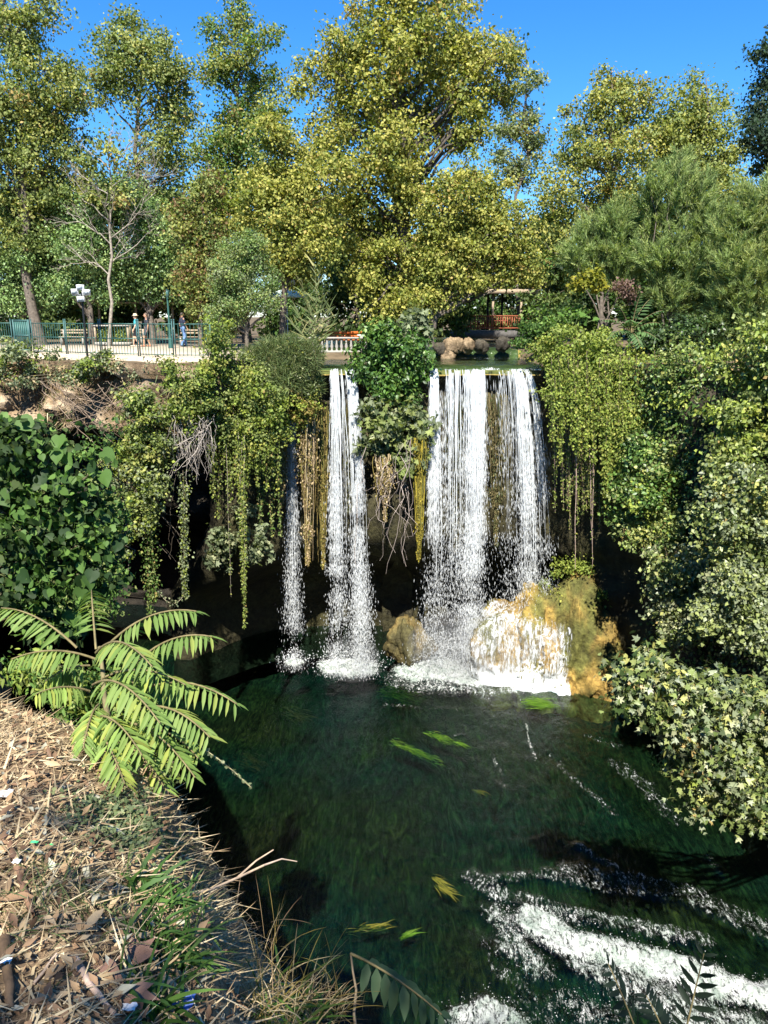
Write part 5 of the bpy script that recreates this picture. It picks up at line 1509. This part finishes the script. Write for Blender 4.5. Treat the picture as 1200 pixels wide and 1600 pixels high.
weed('small bright weed right of the thin olive one', 632, 1463, .35, .12, 40, WG, (.8, .5))
weed('faint yellow weed in the fast water', 745, 1235, .3, .15, 30, WY)

# ================================================================== IVY CARPET ON THE RIGHT CLIFF, UNDERGROWTH AT THE BACK
cv = np.array([v.co[:] for v in cliff.data.vertices])
cn = np.array([v.normal[:] for v in cliff.data.vertices])
if np.mean(cn[:, 0] * (cv[:, 0] - 1) + cn[:, 1] * (cv[:, 1] - 20)) > 0:
    cn = -cn
sel = np.nonzero((cv[:, 0] > 8.6) & (cv[:, 1] > 13) & (cv[:, 1] < 30) & (cv[:, 2] > .4))[0]
n = 26000
k_ = sel[R.integers(0, len(sel), n)]
P = cv[k_] + cn[k_] * (.05 + .45 * R.random(n) ** 2 + .5 * np.clip(fbm(cv[k_] * .7, 3, 91), 0, 1))[:, None] + R.normal(size=(n, 3)) * .16
N = unit(cn[k_] * .6 + np.array([0, 0, .4]) + rdir(n) * .6)
V, F = scatter(T_KITE, P, np.cross(N, rdir(n)) - np.array([0, 0, .5]), N, .13 * (.6 + .8 * R.random(n)))
iv = thing('ivy', 'dark ivy carpeting the right cliff down to the river', 'ivy', (11, 22, 1))
part('foliage', V, F, M_gloss, iv, np.repeat(shade(GREEN + OLIVE[1:3] + DARK[:1], n), 4, axis=0), kind='stuff')

ug = [(30, 50, 'behind the far railing at the left edge'), (110, 50, 'in the dark behind the floodlight mast'), (190, 51, 'behind the planter hedge'), (280, 49, 'behind the person in jeans'), (345, 44, 'by the agave'),
      (530, 50, 'behind the orange bench'), (610, 47, 'under the central giant'), (690, 48, 'left of the gazebo'), (850, 48, 'right of the gazebo'), (920, 44, 'below the yellow sprig'), (1000, 42, 'behind the pinnate plant'), (1090, 40, 'under the tallest feathery tree'), (460, 52, 'behind the parasol'), (770, 60, 'far behind the gazebo')]
for px_, Y_, w_ in ug:
    bl = [(px_ + R.normal() * 26, 495 - 12 * q + R.normal() * 6, 22 + 12 * R.random()) for q in range(6)]
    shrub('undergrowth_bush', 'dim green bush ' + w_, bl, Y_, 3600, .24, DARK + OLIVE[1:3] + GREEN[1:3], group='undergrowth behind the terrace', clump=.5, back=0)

# ================================================================== TERRACE: RAILING, MASTS, PEOPLE
M_green = plain('green_paint', (.035, .10, .085), .45, .2, .2, 30)
M_teal = plain('teal_paint', (.04, .10, .095), .5, .1, .2, 30)
M_white = plain('white_plastic', (.75, .75, .74), .4, 0, .05, 10)
M_black = plain('dark_metal', (.02, .022, .024), .45, .4, .2, 20)
M_wood = plain('weathered_wood', (.28, .22, .15), .8, 0, .3, 14, .3)
M_redwood = plain('red_brown_wood', (.22, .065, .03), .65, 0, .3, 14, .3)
M_conc = plain('pale_concrete', (.30, .28, .24), .9, 0, .2, 10, .2)
M_orange = plain('orange_paint', (.42, .11, .02), .6, 0, .2, 9)
M_slate = plain('roof_felt', (.09, .085, .08), .9, 0, .3, 8, .2)
ZT = 14.42
bar_me = None
def railing(label, A, B, step=.155, h=1.35):
    global bar_me
    A, B = np.array([*A, ZT]), np.array([*B, ZT])
    L = np.linalg.norm(B - A)
    rz = math.atan2(B[1] - A[1], B[0] - A[0])
    t = thing('railing', label, 'railing', A, 'green terrace railing')
    if bar_me is None:
        V, F, C = MB().tube([(0, 0, .06), (0, 0, h - .04)], .013, 6).arrays()
        bar_me = make_mesh('bar', V, F, M_green, None, True)
    m = (A + B) / 2
    for z in (.1, h * .52, h - .07):
        MB().box(m + [0, 0, z], (L - .06, .03, .035), rz).build('rail', M_green, t, usecol=False)
    for p in (A, B):
        MB().box(p + [0, 0, h / 2 + .04], (.038, .038, h + .06), rz).ball(p + [0, 0, h + .09], .035, 8).build('post', M_teal, t, usecol=False)
    for k in range(1, int(L / step)):
        p = A + (B - A) * (k * step / L)
        inst('bar', bar_me, t, Matrix.Translation(Vector(p)))
FP = [(-15.55, 34.75), (-13.6, 33.65), (-11.75, 32.6), (-9.9, 31.7), (-8.25, 30.85), (-6.75, 30.85)]
FL = ['first railing section right of the green gate', 'second railing section behind the floodlight mast', 'third railing section in front of the planter', 'fourth railing section in front of the walking couple', 'last railing section before the creeper']
for a_, b_, l_ in zip(FP[:-1], FP[1:], FL):
    d_ = np.array(b_) - np.array(a_)
    e_ = d_ / np.linalg.norm(d_) * .05
    railing(l_, np.array(a_) + e_, np.array(b_) - e_)
railing('farther railing section left of the green gate', (-19.5, 36.9), (-16.75, 35.45))
gp = thing('gate', 'green slatted gate panel at the left end of the railing', 'gate', (-16.6, 35.4, ZT))
ga, gb = np.array([-16.6, 35.4, ZT]), np.array([-15.7, 34.9, ZT])
grz = math.atan2(gb[1] - ga[1], gb[0] - ga[0])
for p in (ga, gb): MB().box(p + [0, 0, .72], (.07, .07, 1.44), grz).build('post', M_teal, gp, usecol=False)
for z in (.12, .75, 1.4): MB().box((ga + gb) / 2 + [0, 0, z], (.95, .05, .06), grz).build('rail', M_teal, gp, usecol=False)
for k in range(1, 8): MB().box(ga + (gb - ga) * k / 8 + [0, 0, .76], (.09, .02, 1.22), grz).build('slat', M_green, gp, usecol=False)

# floodlight mast in front of the railing
mp_ = at(137, 560, 31.6); mp_[2] = 14.1
fm = thing('floodlight_mast', 'slim dark mast with white floodlights at the terrace railing', 'lamp post', mp_)
MB().tube([mp_, mp_ + [0, 0, 2.75]], [.05, .04], 8).build('pole', M_black, fm, usecol=False)
MB().box(mp_ + [0, 0, 2.72], (.7, .06, .06)).build('crossbar', M_white, fm, usecol=False)
for dx, dz, a_ in ((-.22, .12, .3), (.22, .1, -.4), (0, -.16, 0), (.0, .28, .6)):
    h_ = MB().box(mp_ + [dx, -.1, 2.72 + dz], (.26, .2, .2), a_).build('floodlight', M_white, fm, usecol=False)
    MB().box(mp_ + [dx + .02, -.215 - .02 * abs(a_), 2.72 + dz], (.2, .02, .14), a_).build('glass', plain('lamp_glass', (.35, .38, .4), .15), h_, usecol=False)
lpz = np.array([*at(266, 530, 40)[:2], ZT])
lp_ = thing('lamp_post', 'green ornamental lamp post beside the person in jeans', 'lamp post', lpz)
MB().tube([lpz, lpz + [0, 0, .12], lpz + [0, 0, .5], lpz + [0, 0, .62], lpz + [0, 0, 2.5]], [.13, .12, .08, .055, .045], 10).build('pole', M_green, lp_, True, usecol=False)
MB().tube([lpz + [0, 0, 2.5], lpz + [0, 0, 2.56], lpz + [0, 0, 2.8], lpz + [0, 0, 2.9]], [.05, .1, .14, .02], 8).build('lantern', M_teal, lp_, True, usecol=False)

# people
def person(label, loc, rz, H, legs, arms, skin, hair, top, bottom, long_legs=False, hat=None, shoe=(.05, .05, .05), head_turn=0):
    """legs: (knee dx, ankle dx) per side; arms: (elbow dx, wrist dx, wrist dz) per side, metres for a height of 1.7"""
    k = H / 1.7
    t = thing('person', label, 'person', loc)
    t.rotation_euler.z = rz
    def chain(mb, a, b, ra, rb, n=9):
        a, b = np.array(a, float), np.array(b, float)
        for u in np.linspace(0, 1, n):
            mb.ball((a + (b - a) * u) * k, np.array([1, 1, 1]) * (ra + (rb - ra) * u) * k, 10)
    def fin(mb, name, mat, vox, parent=t):
        V, F, C = mb.arrays()
        o = bpy.data.objects.new(name, make_mesh(name, V, F, mat, None, True))
        COL.objects.link(o); o.parent = parent; ORG[o.name] = np.zeros(3)
        m = o.modifiers.new('remesh', 'REMESH'); m.mode = 'VOXEL'; m.voxel_size = vox; m.use_smooth_shade = True
        return o
    body, shirt, pants, shoes = MB(), MB(), MB(), MB()
    ph = .92
    for s in (-1, 1):
        kd, ad = legs[0 if s > 0 else 1]
        hip, knee, ank = (0, s * .09, ph), (kd, s * .1, .5), (ad, s * .1, .085)
        chain(body, hip, knee, .08, .054); chain(body, knee, (knee[0] * .4 + ank[0] * .6, s * .1, .3), .056, .055); chain(body, (knee[0] * .6 + ank[0] * .4, s * .1, .33), ank, .055, .036)
        chain(body, (ad - .03, s * .1, .04), (ad + .15, s * .115, .03), .04, .03, 5)
        chain(shoes, (ad - .04, s * .1, .042), (ad + .17, s * .117, .034), .048, .038, 6)
        chain(pants, hip, knee if long_legs else tuple(np.array(hip) * .25 + np.array(knee) * .75), .098, .078)
        if long_legs: chain(pants, knee, ank, .078, .06)
        ed, wd, wz = arms[0 if s > 0 else 1]
        sh, el, wr = (0, s * .19, 1.40), (ed, s * .24, 1.13), (wd, s * .24, wz)
        chain(body, sh, el, .05, .038); chain(body, el, wr, .04, .027)
        wr = np.array(wr); dv = unit(wr - np.array(el)); palm = wr + dv * .07
        chain(body, wr, palm, .028, .034, 5)
        for q, (off, ln) in enumerate(((-.026, .06), (-.009, .075), (.009, .07), (.025, .055))):
            b0 = palm + np.array([off, 0, 0]); m0 = b0 + dv * ln * .6; e0 = m0 + dv * ln * .45 + np.array([.012, -s * .012, 0])
            chain(body, b0, m0, .0095, .009, 6); chain(body, m0, e0, .009, .008, 5)
        chain(body, wr + dv * .025, wr + dv * .06 + np.array([.045, -s * .01, 0]), .012, .009, 6)
        chain(shirt, (0, s * .155, 1.41), tuple(np.array(sh) * .35 + np.array(el) * .65), .072, .062)
    for z0, z1, r0, r1, w0, w1 in ((.92, 1.1, .105, .1, .15, .135), (1.1, 1.3, .1, .115, .135, .165), (1.3, 1.43, .115, .07, .165, .13)):
        for u in np.linspace(0, 1, 7):
            z = z0 + (z1 - z0) * u
            body.ball(np.array([0, 0, z]) * k, np.array([r0 + (r1 - r0) * u - .01, w0 + (w1 - w0) * u - .01, .07]) * k, 12)
            if z > .97: shirt.ball(np.array([0, 0, z]) * k, np.array([r0 + (r1 - r0) * u + .012, w0 + (w1 - w0) * u + .015, .06]) * k, 12)
            if z < 1.02: pants.ball(np.array([0, 0, z]) * k, np.array([r0 + .008, w0 + .01, .06]) * k, 12)
    chain(body, (0, 0, 1.42), (.015, 0, 1.52), .055, .05, 5)
    hc = np.array([.02, 0, 1.595])
    body.ball(hc * k, np.array([.092, .074, .112]) * k, 14)
    body.ball((hc + [.02, 0, -.06]) * k, np.array([.065, .055, .055]) * k, 10)
    chain(body, hc + [.088, 0, .01], hc + [.108, 0, -.02], .011, .015, 4)
    for s in (-1, 1): body.ball((hc + [-.005, s * .075, -.005]) * k, np.array([.02, .01, .032]) * k, 8)
    chain(body, hc + [.082, -.02, -.055], hc + [.082, .02, -.055], .009, .009, 5)
    skin_m = plain('skin', skin, .55, 0, .08, 8)
    fin(body, 'body', skin_m, .011)
    for s in (-1, 1):
        e = MB().ball((hc + [.082, s * .03, .008]) * k, .012 * k, 8)
        V, F, C = e.arrays(); o = bpy.data.objects.new('eye', make_mesh('eye', V, F, M_black, None, True)); COL.objects.link(o); o.parent = t
    fin(shirt, 'shirt', plain('shirt_cloth', top, .85, 0, .18, 25), .012)
    fin(pants, 'trousers' if long_legs else 'shorts', plain('trouser_cloth', bottom, .85, 0, .15, 25), .012)
    fin(shoes, 'shoes', plain('shoe_leather', shoe, .6), .01)
    hm_ = MB().ball((hc + [-.018, 0, .03]) * k, np.array([.092, .084, .1]) * k, 12)
    fin(hm_, 'hair', plain('hair', hair, .6), .012)
    if hat:
        hb = MB().tube([(.01 * k, 0, 1.655 * k), (.01 * k, 0, 1.66 * k), (.01 * k, 0, 1.675 * k), (.01 * k, 0, 1.74 * k), (.01 * k, 0, 1.76 * k), (.01 * k, 0, 1.762 * k)], [.17 * k, .172 * k, .1 * k, .09 * k, .06 * k, .004], 16)
        V, F, C = hb.arrays(); o = bpy.data.objects.new('sun_hat', make_mesh('sun_hat', V, F, plain('straw_hat', hat, .8), None, True)); COL.objects.link(o); o.parent = t
    return t
def foot(px_, Y_): return (at(px_, 540, Y_)[0], Y_, ZT)
person('woman in sun hat, turquoise top and black shorts walking on the terrace', foot(215, 42), math.radians(200), 1.66, ((.10, -.10), (.16, .20)), ((.05, .16, .92), (-.08, -.02, .88)), (.5, .3, .2), (.12, .07, .04), (.04, .30, .36), (.012, .012, .015), hat=(.68, .55, .35), shoe=(.5, .4, .3))
person('man in dark tee shirt and grey shorts walking beside the sun hat', foot(231.5, 42.2), math.radians(195), 1.74, ((.16, .20), (.08, -.10)), ((-.08, -.03, .88), (.05, .14, .9)), (.42, .24, .15), (.10, .07, .05), (.03, .035, .045), (.05, .055, .07), shoe=(.3, .12, .06))
person('man in dark tee shirt and blue jeans walking away on the terrace', foot(287, 42.5), math.radians(35), 1.76, ((.14, .16), (.06, -.14)), ((-.06, .02, .88), (.05, .16, .92)), (.42, .24, .15), (.04, .03, .025), (.02, .025, .05), (.13, .22, .42), long_legs=True, shoe=(.06, .06, .07))

# planter with hedge, benches, pergola
pc = np.array([*at(178, 530, 43.5)[:2], ZT])
pl_ = thing('planter', 'long dark planter with a clipped hedge on the terrace', 'planter', pc)
MB().box(pc + [0, 0, .12], (1.9, .8, .16)).build('plinth', M_conc, pl_, usecol=False)
for s in (-1, 1): MB().box(pc + [s * .9, 0, .62], (.08, .7, .84)).build('end_panel', M_wood, pl_, usecol=False)
MB().box(pc + [0, .33, .62], (1.7, .05, .84)).build('back_panel', M_black, pl_, usecol=False)
MB().box(pc + [0, 0, 1.08], (1.95, .8, .07)).build('rim', M_conc, pl_, usecol=False)
n = 1500; P = pc + np.c_[(R.random(n) - .5) * 1.65, -.1 + .3 * R.random(n) - .15, .25 + .75 * R.random(n)]
V, F = scatter(T_KITE, P, rdir(n), unit(rdir(n) + [0, -.6, .4]), .11); part('hedge', V, F, M_leaf, pl_, np.repeat(shade(LIME + OLIVE, n), 4, axis=0), kind='stuff')
def bench(label, px_, Y_, L=1.5, rz=0):
    c = np.array([*at(px_, 530, Y_)[:2], ZT])
    t = thing('bench', label, 'bench', c)
    ca, sa = math.cos(rz), math.sin(rz)
    def loc_(x, y, z): return c + [x * ca - y * sa, x * sa + y * ca, z]
    for q in range(3): MB().box(loc_(0, -.16 + .16 * q, .46), (L, .13, .04), rz).build('slat', M_wood, t, usecol=False)
    for q in range(2): MB().box(loc_(0, .26, .66 + .15 * q), (L, .03, .1), rz).build('back_slat', M_wood, t, usecol=False)
    for s in (-1, 1): MB().box(loc_(s * L * .4, 0, .22), (.08, .42, .44), rz).build('leg', M_conc, t, usecol=False); MB().box(loc_(s * L * .4, .235, .6), (.06, .02, .5), rz).build('upright', M_conc, t, usecol=False)
bench('pale bench behind the railing in the middle of the terrace', 114, 44.5)
bench('pale bench right of the person in jeans', 299, 44, 1.4, -.1)
bench('pale bench behind the walking couple', 205, 45.5, 1.6)
pg = np.array([*at(215, 520, 47.5)[:2], ZT])
pe = thing('pergola', 'low timber pergola with a lattice in the shade of the evergreens', 'pergola', pg)
for x_ in (-2.2, 0, 2.2): MB().box(pg + [x_, 0, 1.15], (.12, .12, 2.3)).build('post', M_wood, pe, usecol=False)
MB().box(pg + [0, 0, 2.36], (5.2, 1.6, .08)).build('roof', M_wood, pe, usecol=False)
for q in range(6):
    for s in (-1, 1): MB().tube([pg + [.6 + .28 * q, -.1 - .02 * s, 2.3], pg + [.6 + .28 * (q + s * 1.0) , -.1 - .02 * s, 1.95]], .018, 4).build('lattice_slat', M_wood, pe, usecol=False)

# loudspeaker mast, parasol, agave, balustrade, orange bench, gazebo
sp = np.array([*at(446, 530, 40)[:2], 14.3])
sm = thing('loudspeaker_mast', 'dark mast with two white horn loudspeakers in front of the parasol', 'loudspeaker', sp)
MB().tube([sp, sp + [0, 0, 3.45]], [.06, .05], 8).build('pole', M_black, sm, usecol=False)
for s in (-1, 1):
    MB().tube([sp + [s * .12, -.05, 3.38], sp + [s * .3, -.05, 3.38], sp + [s * .45, -.05, 3.38], sp + [s * .56, -.05, 3.38]], [.05, .06, .11, .19], 12).build('horn', M_white, sm, True, usecol=False)
MB().box(sp + [0, -.08, 3.28], (.28, .16, .24)).build('driver_box', plain('red_paint', (.3, .05, .04), .5), sm, usecol=False)
pz = np.array([*at(450, 530, 46)[:2], 14.3])
pa = thing('parasol', 'pale green cafe parasol behind the loudspeaker mast', 'parasol', pz)
MB().tube([pz, pz + [0, 0, 3.2]], .03, 8).build('pole', M_white, pa, usecol=False)
MB().tube([pz + [0, 0, 2.75], pz + [0, 0, 2.9], pz + [0, 0, 3.12], pz + [0, 0, 3.26]], [1.15, 1.12, .5, .03], 8).build('canopy', plain('parasol_cloth', (.62, .72, .66), .8), pa, usecol=False)
MB().tube([pz, pz + [0, 0, .1]], [.3, .28], 10).build('base', M_conc, pa, usecol=False)
ag = np.array([*at(420, 515, 37.2)[:2], 14.35])
at_ = thing('agave', 'blue-grey agave rosette left of the loudspeaker mast', 'plant', ag)
am = make_mesh('leaf', T_LANCE[0] * np.array([1.1, 1, 2.5]), T_LANCE[1], M_leaf, np.array((.22, .28, .24)), True)
for q in range(22):
    a_ = q * 2.4; e_ = .35 + .9 * (q / 22)
    D = np.array([math.cos(a_) * math.cos(e_), math.sin(a_) * math.cos(e_), math.sin(e_)]); N = unit(np.array([-math.cos(a_) * math.sin(e_), -math.sin(a_) * math.sin(e_), math.cos(e_)]))
    X = np.cross(D, N); s_ = .95
    inst('leaf', am, at_, Matrix([[X[r] * s_, D[r] * s_, N[r] * s_, ag[r]] for r in range(3)] + [[0, 0, 0, 1]]))
bl0, bl1 = at(430, 520, 39.0), at(592, 520, 39.5)
bs = thing('balustrade', 'low pale balustrade behind the giant reed', 'balustrade', (bl0[0], 39, 14.2))
L = bl1[0] - bl0[0]
MB().box(((bl0[0] + bl1[0]) / 2, 39.2, 14.28), (L, .2, .12)).build('plinth', M_conc, bs, usecol=False)
MB().box(((bl0[0] + bl1[0]) / 2, 39.2, 14.95), (L, .22, .09)).build('cap', M_conc, bs, usecol=False)
V, F, C = MB().tube([(0, 0, 0), (0, 0, .08), (0, 0, .2), (0, 0, .38), (0, 0, .56)], [.07, .045, .085, .04, .065], 8).arrays()
bm_ = make_mesh('baluster', V, F, M_conc, None, True)
for q in range(int(L / .24)): inst('baluster', bm_, bs, Matrix.Translation((bl0[0] + .14 + .24 * q, 39.2, 14.34)))
ob = np.array([*at(533, 510, 43)[:2], 14.3])
oo = thing('orange_bench', 'orange backed bench in the shade behind the balustrade', 'bench', ob)
for q in range(2): MB().box(ob + [0, .22, .62 + .2 * q], (2.3, .05, .16)).build('back_board', M_orange, oo, usecol=False)
for q in range(2): MB().box(ob + [0, -.18 + .2 * q, .45], (2.3, .18, .05)).build('seat_board', M_orange, oo, usecol=False)
for s in (-1, 1): MB().box(ob + [s * 1.0, 0, .21], (.08, .42, .42)).build('leg', M_black, oo, usecol=False); MB().box(ob + [s * 1.0, .27, .5], (.08, .04, .8)).build('upright', M_black, oo, usecol=False)
wp = np.array([*at(571, 515, 41.5)[:2], 14.3])
wb = thing('cafe_table', 'white cafe table under the central giant tree', 'table', wp)
MB().tube([wp + [0, 0, .72], wp + [0, 0, .76], wp + [0, 0, .765]], [.45, .45, .01], 16).build('table_top', M_white, wb, usecol=False)
MB().tube([wp + [0, 0, .02], wp + [0, 0, .72]], .04, 8).build('pedestal', M_white, wb, usecol=False)
MB().tube([wp, wp + [0, 0, .04], wp + [0, 0, .06]], [.3, .28, .03], 12).build('foot', M_white, wb, usecol=False)

gz0 = np.array([*at(780, 512, 54)[:2], 15.15])
gzb = thing('gazebo', 'open timber gazebo with red-brown balustrade over the upper river', 'gazebo', gz0)
MB().box(gz0 + [-.4, .8, -.35], (5.6, 3.0, .5)).build('deck', M_slate, gzb, usecol=False)
for x_, y_ in ((-.55, -.5), (1.35, -.5), (-.55, 2.1), (1.9, 2.1), (-3.0, 2.1), (.45, 2.1)):
    MB().box(gz0 + [x_, y_, 1.15], (.14, .14, 2.5)).build('post', M_wood if y_ < 0 else M_black, gzb, usecol=False)
MB().box(gz0 + [.2, .8, 2.5], (4.6, 3.4, .12)).build('roof', M_slate, gzb, usecol=False)
MB().box(gz0 + [.2, -.93, 2.44], (4.6, .06, .3)).build('fascia', M_wood, gzb, usecol=False)
for z in (.12, .92): MB().box(gz0 + [-.4, -.62, z - .05], (5.0, .06, .09)).build('rail', M_redwood, gzb, usecol=False)
V, F, C = MB().box((0, 0, .43), (.07, .03, .74)).arrays()
gm = make_mesh('baluster', V, F, M_redwood)
for q in range(32): inst('baluster', gm, gzb, Matrix.Translation(Vector(gz0 + [-2.8 + .155 * q, -.62, .02])))
MB().box(gz0 + [.1, .6, .55], (.9, .6, .06)).build('table', M_redwood, gzb, usecol=False)

# stones of the little cascade
for lab, px_, py_, r in (('tan block stone at the left end of the little cascade', 704, 538, .3), ('upright ochre stone beside the tan block in the cascade', 716, 536, .28), ('pale stone in the middle of the cascade', 730, 537, .26), ('dark wet stone at the left bank of the cascade', 688, 541, .5),
                         ('dark stone between the white threads of the cascade', 752, 538, .3), ('long dark ledge stone right in the cascade', 785, 536, .45), ('brown stone at the foot of the cascade', 700, 552, .35)):
    p = at(px_, py_, 38.6); r *= .62
    rock_thing('stone', lab, [(p[0], p[1], p[2] - .1, r * .8, r * .7, r * 1.0)], (.30, .23, .15) if 'dark' not in lab else (.05, .045, .035), (.2, .15, .09) if 'dark' not in lab else (.08, .07, .05), 36, .3, 2.6, 'stone')

# dry grass and scrub along the rocky rim under the terrace
sel = np.nonzero((cv[:, 0] < -5.6) & (cv[:, 1] > 28) & (cv[:, 2] > 11.0))[0]
n = 5200
k_ = sel[R.integers(0, len(sel), n)]
ok = fbm(cv[k_] * .9, 3, 95) > -.05
k_ = k_[ok]; n = len(k_)
D = unit(cn[k_] * .5 + np.array([0, 0, .1]) + R.normal(size=(n, 3)) * .45 - np.array([0, 0, .5]) * (cv[k_, 2] < 13.4)[:, None])
V, F = scatter(T_BLADE, cv[k_] + R.normal(size=(n, 3)) * .08, D, rdir(n), .2 + .3 * R.random(n), .06)
dg = thing('dry_grass', 'dry grass tufts clinging to the rocky rim below the terrace', 'grass', (-10, 31, 13.5))
part('blades', V, F, M_straw, dg, np.repeat(shade(STRAW + GRASSY[:2], n), 5, axis=0), kind='stuff')
shrub('scrub', 'low scrub on the rim right of the floodlight mast', [(185, 570, 12), (205, 578, 12), (240, 572, 10), (90, 590, 14), (110, 600, 12), (40, 600, 14)], 30.6, 1400, .11, GREY + STRAW[:2], clump=.25)
